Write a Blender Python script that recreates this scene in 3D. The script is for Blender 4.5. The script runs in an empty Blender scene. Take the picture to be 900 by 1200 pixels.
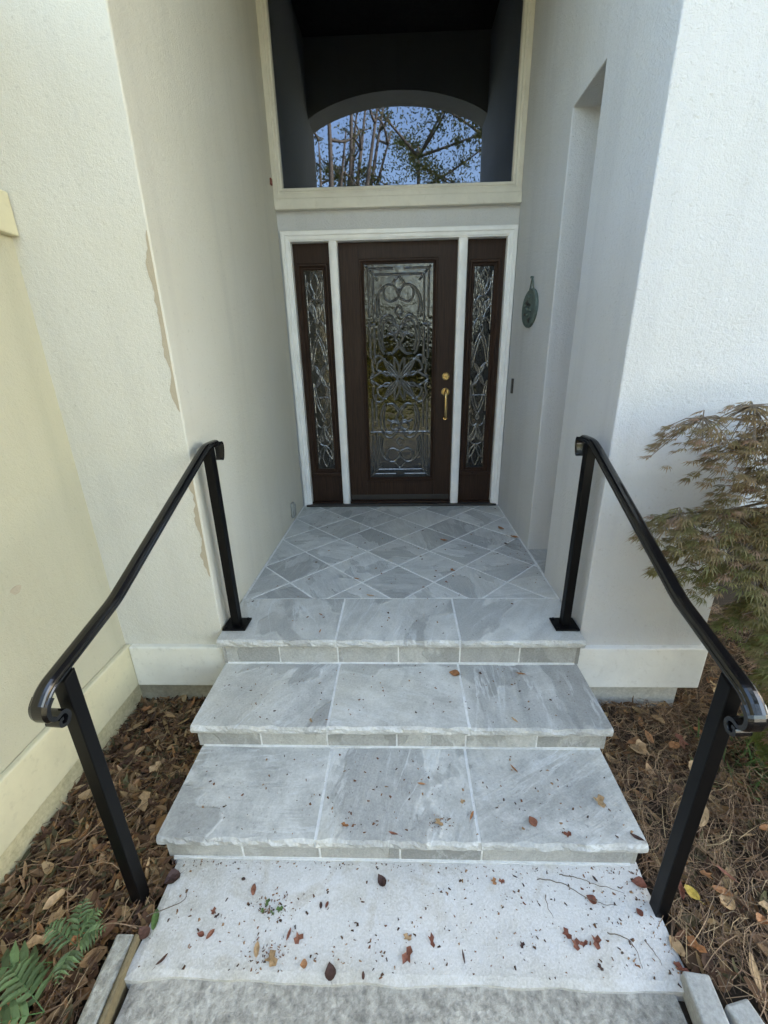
import bpy, bmesh, math, random
from mathutils import Vector, Matrix, noise, Quaternion

S = bpy.context.scene
COL = S.collection
R = math.radians

# ------------------------------------------------------------------ camera
cam_d = bpy.data.cameras.new('camera')
cam = bpy.data.objects.new('camera', cam_d)
COL.objects.link(cam)
S.camera = cam
PITCH, YAW, ROLL = R(20.115), R(-1.881), R(-1.089)
fwd = Vector((math.sin(YAW) * math.cos(PITCH), math.cos(YAW) * math.cos(PITCH), -math.sin(PITCH)))
rgt = Vector((math.cos(YAW), -math.sin(YAW), 0))
upv = rgt.cross(fwd)
r2 = rgt * math.cos(ROLL) + upv * math.sin(ROLL)
u2 = -rgt * math.sin(ROLL) + upv * math.cos(ROLL)
m = Matrix((r2, u2, -fwd)).transposed().to_4x4()
m.translation = (-0.034, -3.654, 1.269)
cam.matrix_world = m
cam_d.sensor_fit = 'VERTICAL'
cam_d.sensor_height = 36
cam_d.lens = 496.06 / 1200 * 36
cam_d.shift_x = -6.35 / 1200
cam_d.clip_start = 0.02
cam_d.clip_end = 600
S.render.resolution_x, S.render.resolution_y = 768, 1024

# ------------------------------------------------------------------ light
SUN_EL, SUN_AZ = R(37), R(62)          # azimuth measured from +Y (behind the house) towards +X
S.cycles.max_bounces = 8
S.cycles.diffuse_bounces = 4
S.cycles.caustics_reflective = False
S.cycles.caustics_refractive = False
S.cycles.glossy_bounces = 4
S.cycles.transparent_max_bounces = 8
w = bpy.data.worlds.new('World')
S.world = w
w.use_nodes = True
nt = w.node_tree
sky = nt.nodes.new('ShaderNodeTexSky')
sky.sky_type = 'NISHITA'
sky.sun_disc = False
sky.sun_elevation = SUN_EL
sky.sun_rotation = SUN_AZ
sky.air_density = 1.4
sky.dust_density = 2.4
sky.ozone_density = 0.0
bg = nt.nodes['Background']
bg.inputs['Strength'].default_value = 0.15
nt.links.new(sky.outputs[0], bg.inputs['Color'])

sd = bpy.data.lights.new('sun', 'SUN')
sd.energy = 4.0
sd.angle = R(0.5)
sd.color = (1.0, 0.93, 0.80)
sun = bpy.data.objects.new('sun', sd)
COL.objects.link(sun)
to_sun = Vector((math.sin(SUN_AZ) * math.cos(SUN_EL), math.cos(SUN_AZ) * math.cos(SUN_EL), math.sin(SUN_EL)))
sun.rotation_euler = to_sun.to_track_quat('Z', 'Y').to_euler()
sun.location = to_sun * 40

S.view_settings.view_transform = 'Standard'
S.view_settings.look = 'None'
S.view_settings.gamma = 1
S.view_settings.use_curve_mapping = False
S.view_settings.exposure = 3.06

# ------------------------------------------------------------------ measured layout (metres, z=0 is the landing)
XL, XR = -0.944, 0.831          # alcove side walls
Y0 = -1.89                      # front faces of the piers
XW = -1.455                     # left wing wall
XRR = 1.426                     # outer corner of the right pier
Z2, Z3, Z4 = -0.157, -0.296, -0.439
YN1, YN2, YN3 = -1.978, -2.337, -2.685
YJ = -1.607                     # joint between floor tiles and top treads
ZT, ZTB = -0.085, -0.324        # base trim
SOIL = -0.47
EAVE = 4.5


# ------------------------------------------------------------------ helpers
class MB:
    def __init__(s):
        s.v, s.f, s.c = [], [], []

    def add(s, vs, fs, col=None):
        o = len(s.v)
        s.v.extend([tuple(p) for p in vs])
        s.f.extend([tuple(i + o for i in f) for f in fs])
        if col is not None:
            s.c.extend([col] * len(fs))
        return s

    def box(s, x0, x1, y0, y1, z0, z1):
        return s.add([(x0, y0, z0), (x1, y0, z0), (x1, y1, z0), (x0, y1, z0), (x0, y0, z1), (x1, y0, z1), (x1, y1, z1), (x0, y1, z1)],
                     [(0, 3, 2, 1), (4, 5, 6, 7), (0, 1, 5, 4), (1, 2, 6, 5), (2, 3, 7, 6), (3, 0, 4, 7)])

    def prism(s, poly, ax, a, b):
        """poly in the two other axes (cyclic order), extruded along ax from a to b"""
        def P(p, t):
            q = [0, 0, 0]
            k = [i for i in range(3) if i != ax]
            q[k[0]], q[k[1]], q[ax] = p[0], p[1], t
            return tuple(q)
        n = len(poly)
        vs = [P(p, a) for p in poly] + [P(p, b) for p in poly]
        fs = [tuple(range(n))[::-1], tuple(range(n, 2 * n))] + [(i, (i + 1) % n, (i + 1) % n + n, i + n) for i in range(n)]
        return s.add(vs, fs)

    def tube(s, pts, r, seg=8, cap=True, flat=1.0, nrm=None):
        """round (or flattened along nrm) tube through pts; r may be a list"""
        pts = [Vector(p) for p in pts]
        n = len(pts)
        rr = r if isinstance(r, (list, tuple)) else [r] * n
        o = len(s.v)
        prev = None
        for i, p in enumerate(pts):
            t = (pts[min(i + 1, n - 1)] - pts[max(i - 1, 0)])
            if t.length < 1e-9:
                t = Vector((0, 0, 1))
            t.normalize()
            if nrm is not None:
                a = Vector(nrm)
                b = t.cross(a).normalized()
            else:
                ref = prev if prev is not None else (Vector((0, 0, 1)) if abs(t.z) < .9 else Vector((1, 0, 0)))
                a = (ref - t * ref.dot(t)).normalized()
                b = t.cross(a)
                prev = a
            for k in range(seg):
                an = 2 * math.pi * k / seg
                s.v.append(tuple(p + a * (math.cos(an) * rr[i] * flat) + b * (math.sin(an) * rr[i])))
        for i in range(n - 1):
            for k in range(seg):
                k2 = (k + 1) % seg
                s.f.append((o + i * seg + k, o + i * seg + k2, o + (i + 1) * seg + k2, o + (i + 1) * seg + k))
        if cap:
            s.f.append(tuple(o + k for k in range(seg))[::-1])
            s.f.append(tuple(o + (n - 1) * seg + k for k in range(seg)))
        return s

    def build(s, name, mat, parent=None, bevel=0, smooth=False, seg=2, fix=True):
        me = bpy.data.meshes.new(name)
        me.from_pydata(s.v, [], s.f)
        if s.c:
            at = me.color_attributes.new('Col', 'FLOAT_COLOR', 'CORNER')
            i = 0
            buf = []
            for poly, c in zip(me.polygons, s.c):
                buf.extend(list(c) * poly.loop_total)
            at.data.foreach_set('color', buf)
        if fix:
            bm = bmesh.new()
            bm.from_mesh(me)
            bmesh.ops.recalc_face_normals(bm, faces=bm.faces)
            bm.to_mesh(me)
            bm.free()
        me.materials.append(mat)
        if smooth:
            me.polygons.foreach_set('use_smooth', [True] * len(me.polygons))
        o = bpy.data.objects.new(name, me)
        COL.objects.link(o)
        if bevel:
            b = o.modifiers.new('bevel', 'BEVEL')
            b.width = bevel
            b.segments = seg
            b.limit_method = 'ANGLE'
            b.angle_limit = R(40)
        if parent:
            put(o, parent)
        return o


def put(o, parent):
    o.parent = parent
    if parent.type == 'EMPTY':
        o.matrix_parent_inverse = Matrix.Translation(-parent.location)


def tag(o, label=None, cat=None, group=None, kind=None):
    if label:
        o['label'] = label
    if cat:
        o['category'] = cat
    if group:
        o['group'] = group
    if kind:
        o['kind'] = kind
    return o


def thing(name, label, cat, loc=(0, 0, 0), group=None):
    o = bpy.data.objects.new(name, None)
    COL.objects.link(o)
    o.location = loc
    o.empty_display_size = .1
    return tag(o, label, cat, group)


def B(name, mat, parent, *a, bevel=0.0, **k):
    return MB().box(*a).build(name, mat, parent, bevel=bevel, **k)


def catmull(pts, n=6, closed=False):
    P = [Vector(p) for p in pts]
    out = []
    N = len(P)
    rng = range(N if closed else N - 1)
    for i in rng:
        p0 = P[(i - 1) % N] if (closed or i > 0) else P[0]
        p1, p2 = P[i], P[(i + 1) % N]
        p3 = P[(i + 2) % N] if (closed or i + 2 < N) else P[-1]
        for k in range(n):
            t = k / n
            out.append(0.5 * ((2 * p1) + (-p0 + p2) * t + (2 * p0 - 5 * p1 + 4 * p2 - p3) * t * t + (-p0 + 3 * p1 - 3 * p2 + p3) * t ** 3))
    out.append(P[0].copy() if closed else P[-1].copy())
    return out


# ------------------------------------------------------------------ materials
class NT:
    def __init__(s, name):
        s.m = bpy.data.materials.new(name)
        s.m.use_nodes = True
        s.t = s.m.node_tree
        s.b = s.t.nodes['Principled BSDF']
        s.geo = s.t.nodes.new('ShaderNodeNewGeometry')
        s.pos = s.geo.outputs['Position']

    def n(s, typ, **k):
        nd = s.t.nodes.new(typ)
        for a, v in k.items():
            setattr(nd, a, v)
        return nd

    def l(s, a, b):
        s.t.links.new(a, b)

    def val(s, sock, v):
        if hasattr(v, 'is_output'):
            s.l(v, sock)
        else:
            sock.default_value = v

    def mapping(s, scale=(1, 1, 1), rot=(0, 0, 0), vec=None):
        mp = s.n('ShaderNodeMapping')
        mp.inputs['Scale'].default_value = scale
        mp.inputs['Rotation'].default_value = rot
        s.l(vec or s.pos, mp.inputs['Vector'])
        return mp.outputs[0]

    def noise(s, scale, detail=4, rough=.55, vec=None, dist=0.0, w=None):
        nd = s.n('ShaderNodeTexNoise')
        if w is not None:
            nd.noise_dimensions = '4D'
            s.val(nd.inputs['W'], w)
        nd.inputs['Scale'].default_value = scale
        nd.inputs['Detail'].default_value = detail
        nd.inputs['Roughness'].default_value = rough
        nd.inputs['Distortion'].default_value = dist
        s.l(vec or s.pos, nd.inputs['Vector'])
        return nd.outputs['Fac']

    def ramp(s, fac, stops):
        nd = s.n('ShaderNodeValToRGB')
        el = nd.color_ramp.elements
        while len(el) < len(stops):
            el.new(.5)
        for e, (p, c) in zip(el, stops):
            e.position = p
            e.color = (c, c, c, 1) if isinstance(c, (int, float)) else (*c, 1)
        s.l(fac, nd.inputs[0])
        return nd.outputs[0]

    def mix(s, fac, a, b, mode='MIX'):
        nd = s.n('ShaderNodeMix', data_type='RGBA', blend_type=mode)
        s.val(nd.inputs[0], fac)
        for i, v in ((6, a), (7, b)):
            if isinstance(v, tuple):
                nd.inputs[i].default_value = (*v, 1) if len(v) == 3 else v
            else:
                s.l(v, nd.inputs[i])
        return nd.outputs[2]

    def math(s, op, a, b=0.0, clamp=False):
        nd = s.n('ShaderNodeMath', operation=op, use_clamp=clamp)
        s.val(nd.inputs[0], a)
        s.val(nd.inputs[1], b)
        return nd.outputs[0]

    def bump(s, h, strength, dist=.01, prev=None):
        nd = s.n('ShaderNodeBump')
        nd.inputs['Strength'].default_value = strength
        nd.inputs['Distance'].default_value = dist
        s.l(h, nd.inputs['Height'])
        if prev is not None:
            s.l(prev, nd.inputs['Normal'])
        return nd.outputs[0]

    def out(s, col=None, rough=.6, normal=None, metal=0.0, spec=.5, **k):
        if col is not None:
            if isinstance(col, tuple):
                s.b.inputs['Base Color'].default_value = (*col, 1)
            else:
                s.l(col, s.b.inputs['Base Color'])
        s.val(s.b.inputs['Roughness'], rough)
        s.b.inputs['Metallic'].default_value = metal
        s.b.inputs['Specular IOR Level'].default_value = spec
        if normal is not None:
            s.l(normal, s.b.inputs['Normal'])
        return s.m


def stucco(name, col, dirt=.24, grain=1.0, splash=True):
    s = NT(name)
    big = s.noise(1.3, 5, .6)
    streak = s.noise(1.0, 4, .6, s.mapping((7, 7, .5)))
    dark = tuple(c * .80 for c in col)
    warm = (col[0] * .93, col[1] * .90, col[2] * .80)
    c = s.mix(s.ramp(big, [(.35, 0), (.75, .55)]), col, warm)
    c = s.mix(s.math('MULTIPLY', s.ramp(streak, [(.5, 0), (.8, 1)]), dirt * 2.2), c, dark)
    spk = s.noise(60, 2, .5)
    c = s.mix(s.math('MULTIPLY', s.ramp(spk, [(.66, 0), (.72, 1)]), .18), c, (.30, .28, .23))
    g1 = s.noise(230, 3, .6)
    g2 = s.noise(70, 3, .6)
    g3 = s.noise(9, 3, .5)
    nrm = s.bump(g1, .42 * grain, .005)
    nrm = s.bump(g2, .26 * grain, .007, nrm)
    nrm = s.bump(g3, .16, .02, nrm)
    return s.out(c, .85, nrm, spec=.25)


def stone(name, cols, warm, vein=.55, scale=1.0):
    """cleft grey sandstone; every piece has its own tone, bedding direction and veins"""
    s = NT(name)
    oi = s.n('ShaderNodeObjectInfo')
    rnd = oi.outputs['Random']
    w4 = s.math('MULTIPLY', rnd, 37.0)
    rot = s.n('ShaderNodeVectorRotate', rotation_type='Z_AXIS')
    s.l(s.pos, rot.inputs['Vector'])
    s.l(s.math('MULTIPLY', rnd, 9.0), rot.inputs['Angle'])
    v = rot.outputs[0]
    st = s.noise(2.2 * scale, 6, .62, s.mapping((1, 5.5, 3), vec=v), .9, w4)
    cl = s.noise(5.0 * scale, 7, .68, v, .6, w4)
    c = s.mix(s.ramp(st, [(.30, 0), (.70, 1)]), cols[0], cols[1])
    c = s.mix(s.math('MULTIPLY', s.ramp(cl, [(.45, 0), (.68, 1)]), .75), c, cols[2])
    sp = s.noise(1.5 * scale, 4, .5, s.mapping((1, 1.8, 1), vec=v), .4, s.math('ADD', w4, 21.0))
    c = s.mix(s.math('MULTIPLY', s.ramp(sp, [(.525, 0), (.545, 1)]), .55), c, tuple(x * .72 for x in cols[0]))
    tone = s.n('ShaderNodeHueSaturation')
    s.l(s.math('ADD', s.math('MULTIPLY', rnd, .30), .85), tone.inputs['Value'])
    s.l(c, tone.inputs['Color'])
    c = tone.outputs[0]
    wp = s.noise(1.7, 3, .5, v, 0, s.math('ADD', w4, 5.0))
    c = s.mix(s.math('MULTIPLY', s.ramp(wp, [(.5, 0), (.72, 1)]), .55), c, warm)
    vn = s.noise(2.6 * scale, 6, .6, s.mapping((.7, 3.4, 1), vec=v), .55, s.math('ADD', w4, 11.0))
    line = s.ramp(vn, [(.474, 0), (.496, 1), (.504, 1), (.526, 0)])
    brk = s.noise(4.0, 3, .5, v, 0, s.math('ADD', w4, 3.0))
    c = s.mix(s.math('MULTIPLY', s.math('MULTIPLY', line, s.ramp(brk, [(.42, 0), (.62, 1)])), vein), c, (.62, .63, .62))
    fine = s.noise(120, 4, .65)
    c = s.mix(.22, c, s.ramp(fine, [(.3, .12), (.7, .75)]), 'OVERLAY')
    speck = s.noise(45, 2, .5)
    c = s.mix(s.math('MULTIPLY', s.ramp(speck, [(.68, 0), (.74, 1)]), .3), c, (.10, .10, .09))
    nrm = s.bump(s.ramp(sp, [(.522, 0), (.536, 1)]), .7, .004)
    nrm = s.bump(st, .8, .008, nrm)
    nrm = s.bump(vn, .6, .008, nrm)
    nrm = s.bump(fine, .22, .003, nrm)
    return s.out(c, s.ramp(cl, [(.3, .5), (.7, .72)]), nrm, spec=.4)


def concrete(name, c0, c1, blotch, grain=60, bumps=.3, ovl=.25):
    s = NT(name)
    a = s.noise(3.2, 6, .65)
    b = s.noise(14, 5, .6)
    g = s.noise(grain, 4, .7)
    c = s.mix(s.ramp(a, [(.3, 0), (.7, 1)]), c0, c1)
    c = s.mix(s.math('MULTIPLY', s.ramp(b, [(.52, 0), (.72, 1)]), .5), c, blotch)
    c = s.mix(ovl, c, s.ramp(g, [(.3, .1), (.7, .85)]), 'OVERLAY')
    nrm = s.bump(g, bumps, .006)
    nrm = s.bump(b, .2, .01, nrm)
    return s.out(c, .85, nrm, spec=.3)


def slab_mat():
    s = NT('pale_slab')
    a = s.noise(3.2, 6, .65)
    b = s.noise(11, 6, .65)
    g = s.noise(150, 4, .7)
    st = s.noise(2.1, 5, .6, None, .8)
    st2 = s.noise(6.5, 5, .65, None, .5)
    c = s.mix(s.ramp(a, [(.3, 0), (.7, 1)]), (.57, .56, .535), (.68, .67, .65))
    c = s.mix(s.math('MULTIPLY', s.ramp(b, [(.50, 0), (.74, 1)]), .6), c, (.49, .475, .44))
    c = s.mix(s.math('MULTIPLY', s.ramp(st, [(.52, 0), (.70, 1)]), .55), c, (.50, .46, .37))
    c = s.mix(s.math('MULTIPLY', s.ramp(st2, [(.55, 0), (.72, 1)]), .6), c, (.40, .35, .26))
    # grime creeping in from the left and front edge
    sx = s.n('ShaderNodeSeparateXYZ')
    s.l(s.pos, sx.inputs[0])
    ex = s.math('SUBTRACT', -.60, sx.outputs[0])
    ey = s.math('SUBTRACT', -2.90, sx.outputs[1])
    e = s.math('MAXIMUM', s.math('MULTIPLY', ex, 3.2), s.math('MULTIPLY', ey, 9.0))
    e = s.math('MULTIPLY', s.math('ADD', e, 0.0, True), s.ramp(b, [(.35, .1), (.62, 1)]), True)
    c = s.mix(s.math('MULTIPLY', e, .75), c, (.40, .375, .30))
    c = s.mix(.3, c, s.ramp(g, [(.3, .15), (.7, .8)]), 'OVERLAY')
    nrm = s.bump(g, .35, .006)
    nrm = s.bump(b, .25, .01, nrm)
    return s.out(c, .85, nrm, spec=.3)


def paint(name, col, rough=.4, wear=.0, bump=.06):
    s = NT(name)
    a = s.noise(6, 4, .6)
    c = s.mix(s.ramp(a, [(.35, 0), (.75, 1)]), col, tuple(x * .86 for x in col))
    if wear:
        d = s.noise(26, 5, .65)
        c = s.mix(s.math('MULTIPLY', s.ramp(d, [(.56, 0), (.74, 1)]), wear), c, (.26, .23, .16))
    nrm = s.bump(s.noise(90, 3, .6), bump, .003)
    return s.out(c, rough, nrm)


def wood(name, c0, c1, rough=.32):
    s = NT(name)
    g = s.noise(3.0, 6, .65, s.mapping((55, 55, 2.2)), .4)
    f = s.noise(2.0, 3, .5)
    c = s.mix(s.ramp(g, [(.3, 0), (.72, 1)]), c0, c1)
    c = s.mix(s.math('MULTIPLY', f, .35), c, (.028, .018, .014))
    return s.out(c, s.ramp(f, [(.3, rough), (.7, rough + .18)]), s.bump(g, .12, .002), spec=.22)


def vcol(name, rough=.7, spec=.3, trans=0.0, bump=0):
    s = NT(name)
    a = s.n('ShaderNodeVertexColor', layer_name='Col')
    c = a.outputs['Color']
    if bump:
        k = s.noise(bump, 3, .6)
        c = s.mix(.35, c, s.ramp(k, [(.3, .2), (.7, .8)]), 'OVERLAY')
    s.out(c, rough, spec=spec)
    if trans:
        tl = s.n('ShaderNodeBsdfTranslucent')
        s.l(c, tl.inputs['Color'])
        mx = s.n('ShaderNodeMixShader')
        mx.inputs[0].default_value = trans
        s.l(s.b.outputs[0], mx.inputs[1])
        s.l(tl.outputs[0], mx.inputs[2])
        s.l(mx.outputs[0], s.t.nodes['Material Output'].inputs['Surface'])
    return s.m


def leafmat(name, c0, c1, rough=.6):
    s = NT(name)
    oi = s.n('ShaderNodeObjectInfo')
    k = s.noise(90, 4, .6)
    c = s.mix(oi.outputs['Random'], c0, c1)
    c = s.mix(.5, c, s.ramp(k, [(.3, .2), (.75, .8)]), 'OVERLAY')
    return s.out(c, rough, s.bump(k, .3, .003), spec=.3)


def glass_sheet(name, tint, reflect, rough=0.0, bump=None, see=.35):
    """coated pane: mirror-like reflection over a dim view through"""
    s = NT(name)
    tr = s.n('ShaderNodeBsdfTransparent')
    tr.inputs['Color'].default_value = (tint * see, tint * see, tint * see * .97, 1)
    gl = s.n('ShaderNodeBsdfGlossy')
    gl.inputs['Roughness'].default_value = rough
    gl.inputs['Color'].default_value = (*reflect, 1) if isinstance(reflect, tuple) else (reflect, reflect, reflect, 1)
    ad = s.n('ShaderNodeAddShader')
    s.l(tr.outputs[0], ad.inputs[0])
    s.l(gl.outputs[0], ad.inputs[1])
    if bump:
        nrm = s.bump(s.noise(bump[0], 3, .6), bump[1], .01)
        s.l(nrm, gl.inputs['Normal'])
    s.l(ad.outputs[0], s.t.nodes['Material Output'].inputs['Surface'])
    return s.m


M = {}
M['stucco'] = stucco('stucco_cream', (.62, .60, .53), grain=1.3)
M['stucco_warm_lit'] = stucco('stucco_warm_lit', (.48, .455, .345))  # same stucco yellowed: warm light from the right put into the colour
M['stucco_cool_lit'] = stucco('stucco_cool_lit', (.62, .63, .65), grain=2.4)  # same stucco cooled: bluish skylight put into the colour
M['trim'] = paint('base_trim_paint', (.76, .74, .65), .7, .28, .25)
M['trim_warm_lit'] = paint('base_trim_warm_lit', (.60, .555, .38), .7, .3, .25)  # trim paint with the warm light tint put into its colour
M['trim_cool_lit'] = paint('base_trim_cool_lit', (.80, .80, .77), .7, .22, .25)  # trim paint whitened, the cooler light put into its colour
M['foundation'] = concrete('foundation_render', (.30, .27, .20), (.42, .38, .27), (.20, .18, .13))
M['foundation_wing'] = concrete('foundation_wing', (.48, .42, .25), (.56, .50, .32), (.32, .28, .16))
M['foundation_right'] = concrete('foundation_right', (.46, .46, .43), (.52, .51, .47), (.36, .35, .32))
M['bare'] = stucco('bare_stucco', (.44, .38, .285), .3)
M['white'] = paint('door_casing_white', (.90, .90, .89), .35)
M['cream'] = paint('window_frame_cream', (.68, .655, .57), .5, .2)
M['wood'] = wood('mahogany', (.014, .0075, .005), (.058, .030, .019), .40)
M['lever'] = NT('brass').out((.72, .52, .24), .22, metal=1.0)
M['iron'] = NT('black_enamel').out((.003, .003, .004), .17, spec=.6)
M['iron_flat'] = NT('black_metal').out((.002, .002, .0025), .45, spec=.18)
M['pane'] = glass_sheet('window_glass', 1, (.085, .098, .130), .012, None, .12)
M['door_glass'] = glass_sheet('leaded_glass', 1, .075, .03, (24, .30), .06)
M['bevel'] = glass_sheet('bevelled_glass', 1, .21, .02, (28, 1.0), .04)
M['lead'] = NT('lead_came').out((.025, .025, .025), .5)
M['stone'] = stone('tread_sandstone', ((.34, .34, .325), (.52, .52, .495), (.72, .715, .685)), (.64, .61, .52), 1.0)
M['stone_porch_lit'] = stone('porch_lit_sandstone', ((.44, .44, .42), (.60, .60, .57), (.74, .735, .70)), (.68, .65, .57), .8)  # tread sandstone lightened: brighter porch light put into the colour
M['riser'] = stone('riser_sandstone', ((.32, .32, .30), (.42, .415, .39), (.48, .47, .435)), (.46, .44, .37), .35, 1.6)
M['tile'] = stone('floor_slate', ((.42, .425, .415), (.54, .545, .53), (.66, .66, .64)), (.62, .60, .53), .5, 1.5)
M['grout'] = concrete('grout', (.70, .70, .68), (.82, .82, .80), (.48, .47, .44), 60, .5, .4)
M['slab'] = slab_mat()
M['path'] = concrete('worn_concrete', (.28, .265, .23), (.46, .44, .39), (.16, .15, .125), 42, 1.0, .6)
M['edging'] = concrete('weathered_edging', (.30, .285, .235), (.44, .42, .36), (.17, .16, .11), 40, .9, .5)
M['bounce'] = concrete('bounce_concrete', (.42, .40, .36), (.52, .50, .45), (.34, .32, .28), 20, .2)  # for the unseen sheet added to bounce sunlight
M['paver'] = concrete('paver_concrete', (.34, .34, .32), (.42, .42, .40), (.27, .27, .25), 90, .4)
M['timber'] = concrete('timber_strip', (.13, .105, .06), (.19, .155, .09), (.08, .065, .04), 60, .4)
M['ground'] = concrete('bare_soil', (.035, .024, .015), (.060, .042, .026), (.02, .014, .009), 50, .8)
M['litter'] = vcol('leaf_litter', .75, .25, .12)
M['straw'] = vcol('pine_straw', .65, .3)
M['foliage'] = vcol('maple_foliage', .55, .35, .4)
M['fernleaf'] = vcol('fern_leaf', .5, .35, .2)
M['treeleaf'] = vcol('tree_leaves', .6, .3, .3)
M['bark'] = concrete('bark', (.12, .095, .07), (.20, .16, .12), (.07, .055, .04), 40, .6)
M['verdigris'] = concrete('verdigris_metal', (.08, .11, .10), (.16, .20, .18), (.035, .045, .04), 55, .5)
M['grey_plastic'] = paint('grey_plastic', (.30, .31, .30), .5)
M['dark_plastic'] = paint('dark_bronze', (.04, .036, .032), .4)
M['roof'] = concrete('roof_shingle', (.07, .065, .06), (.11, .10, .09), (.05, .05, .05), 30, .6)
M['interior'] = paint('foyer_paint', (.16, .15, .13), .8)
M['lawn'] = concrete('lawn', (.10, .12, .035), (.17, .17, .06), (.20, .15, .07), 25, .6)
M['rust'] = paint('rusty_clip', (.18, .05, .03), .6)
M['leaf_red'] = leafmat('leaf_redbrown', (.16, .055, .035), (.24, .10, .06))
M['leaf_dark'] = leafmat('leaf_dark', (.055, .03, .025), (.11, .055, .04))
M['leaf_tan'] = leafmat('leaf_tan', (.34, .22, .11), (.46, .31, .17))
M['leaf_orange'] = leafmat('leaf_orange', (.30, .13, .05), (.36, .18, .08))
M['leaf_yellow'] = leafmat('leaf_yellow', (.42, .30, .06), (.40, .26, .05))
M['leaf_green'] = leafmat('leaf_green', (.08, .14, .04), (.12, .17, .06))

# ------------------------------------------------------------------ ground, slab, path
rng = random.Random(7)


def ground_sheet():
    b = MB()
    xs = [-300, -80, -30, -14] + [-6 + i * .5 for i in range(25)] + [14, 30, 80, 300]
    ys = [-300, -80, -30, -14] + [-8 + i * .5 for i in range(20)] + [8, 30, 80, 300]
    for y in ys:
        for x in xs:
            z = SOIL - .02
            b.v.append((x, y, z))
    nx = len(xs)
    for j in range(len(ys) - 1):
        for i in range(nx - 1):
            b.f.append((j * nx + i, j * nx + i + 1, (j + 1) * nx + i + 1, (j + 1) * nx + i))
    return b


tag(ground_sheet().build('ground', M['ground']), kind='structure')
lawn = MB().add([(-250, -250, SOIL + .004), (250, -250, SOIL + .004), (250, -7.5, SOIL + .004), (-250, -7.5, SOIL + .004)], [(0, 1, 2, 3)])
tag(lawn.build('lawn', M['lawn']), kind='structure')


def rough_slab(x0, x1, y0, y1, z0, z1, step, amp, wob, seed):
    """concrete sheet with an uneven edge and slightly uneven top"""
    b = MB()
    nx, ny = max(2, int((x1 - x0) / step)), max(2, int((y1 - y0) / step))
    idx = {}
    for j in range(ny + 1):
        for i in range(nx + 1):
            x, y = x0 + (x1 - x0) * i / nx, y0 + (y1 - y0) * j / ny
            e = noise.noise((x * 9 + seed, y * 9, 0)) * wob
            if i in (0, nx):
                x += e
            if j == 0:
                y += e
            z = z1 + noise.noise((x * 5, y * 5, seed)) * amp + noise.noise((x * 30, y * 30, seed)) * amp * .3
            if i in (0, nx) or j in (0,):
                z -= .004
            idx[i, j] = len(b.v)
            b.v.append((x, y, z))
    for j in range(ny):
        for i in range(nx):
            b.f.append((idx[i, j], idx[i + 1, j], idx[i + 1, j + 1], idx[i, j + 1]))
    rim = [idx[i, 0] for i in range(nx + 1)] + [idx[nx, j] for j in range(1, ny + 1)] + [idx[i, ny] for i in range(nx - 1, -1, -1)] + [idx[0, j] for j in range(ny - 1, 0, -1)]
    o = len(b.v)
    for k in rim:
        p = b.v[k]
        b.v.append((p[0], p[1], z0))
    n = len(rim)
    for k in range(n):
        b.f.append((rim[k], o + k, o + (k + 1) % n, rim[(k + 1) % n]))
    return b


tag(rough_slab(-.862, .790, -2.972, -2.64, -.62, Z4, .02, .0016, .008, 3).build('entry_slab', M['slab'], smooth=False), kind='structure')
tag(rough_slab(-.850, .738, -6.5, -2.966, -.62, Z4 - .016, .03, .005, .008, 9).build('walkway', M['path']), kind='structure')

bounce_mb = rough_slab(1.3, 26, -11.8, -6.0, -.62, SOIL + .02, .8, .003, .02, 2)  # unseen pale sheet added to bounce sunlight into the porch
tag(bounce_mb.build('bounce_sheet', M['bounce']), kind='structure')

# ------------------------------------------------------------------ the house
house = thing('stucco_house', 'cream stucco house with a tall recessed entrance porch', 'house', (0, 0, Z4))
W = M['stucco']
# left pier between the wing and the porch
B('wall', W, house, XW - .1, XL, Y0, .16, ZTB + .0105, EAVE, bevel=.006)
# right wall of the porch, with the floor-level niche cut into it
NY0, NY1, NZ = -1.322, -.957, 2.42
ZB = ZTB + .0105
poly = [(Y0, ZB), (NY0, ZB), (NY0, NZ), (NY1, NZ), (NY1, ZB), (.16, ZB), (.16, EAVE), (Y0, EAVE)]
MB().prism(poly, 0, XR, XRR).build('wall', M['stucco_cool_lit'], house, bevel=.006)
B('niche_back', M['stucco_cool_lit'], house, XR + .42, XRR - .004, NY0 - .01, NY1 + .01, ZT, NZ + .01)
B('niche_floor', M['grout'], house, XR + .0, XR + .419, NY0 + .001, NY1 - .001, -.12, -.003)
# arched front wall high over the steps
arc = []
for i in range(25):
    t = -1 + 2 * i / 24
    arc.append((XL + (XR - XL) * i / 24, 3.50 + .205 * (1 - t * t) ** .85))
MB().prism([(XL, EAVE)] + arc + [(XR, EAVE)], 1, Y0, -1.60).build('arch_wall', W, house)
B('porch_ceiling', M['roof'], house, XL, XR, -1.60, .0, 4.12, 4.22)
# wall around the door and the window
bw = MB()
bw.box(XL, -.905, 0, .15, -.02, 2.13).box(.805, XR, 0, .15, -.02, 2.13).box(XL, XR, 0, .15, 2.13, 2.33)
bw.box(XL, -.93, 0, .15, 2.33, 4.12).box(XR - .012, XR, 0, .15, 2.33, 4.12).box(-.93, XR - .012, 0, .15, 3.97, 4.12)
bw.build('entrance_wall', M['stucco_cool_lit'], house)
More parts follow.
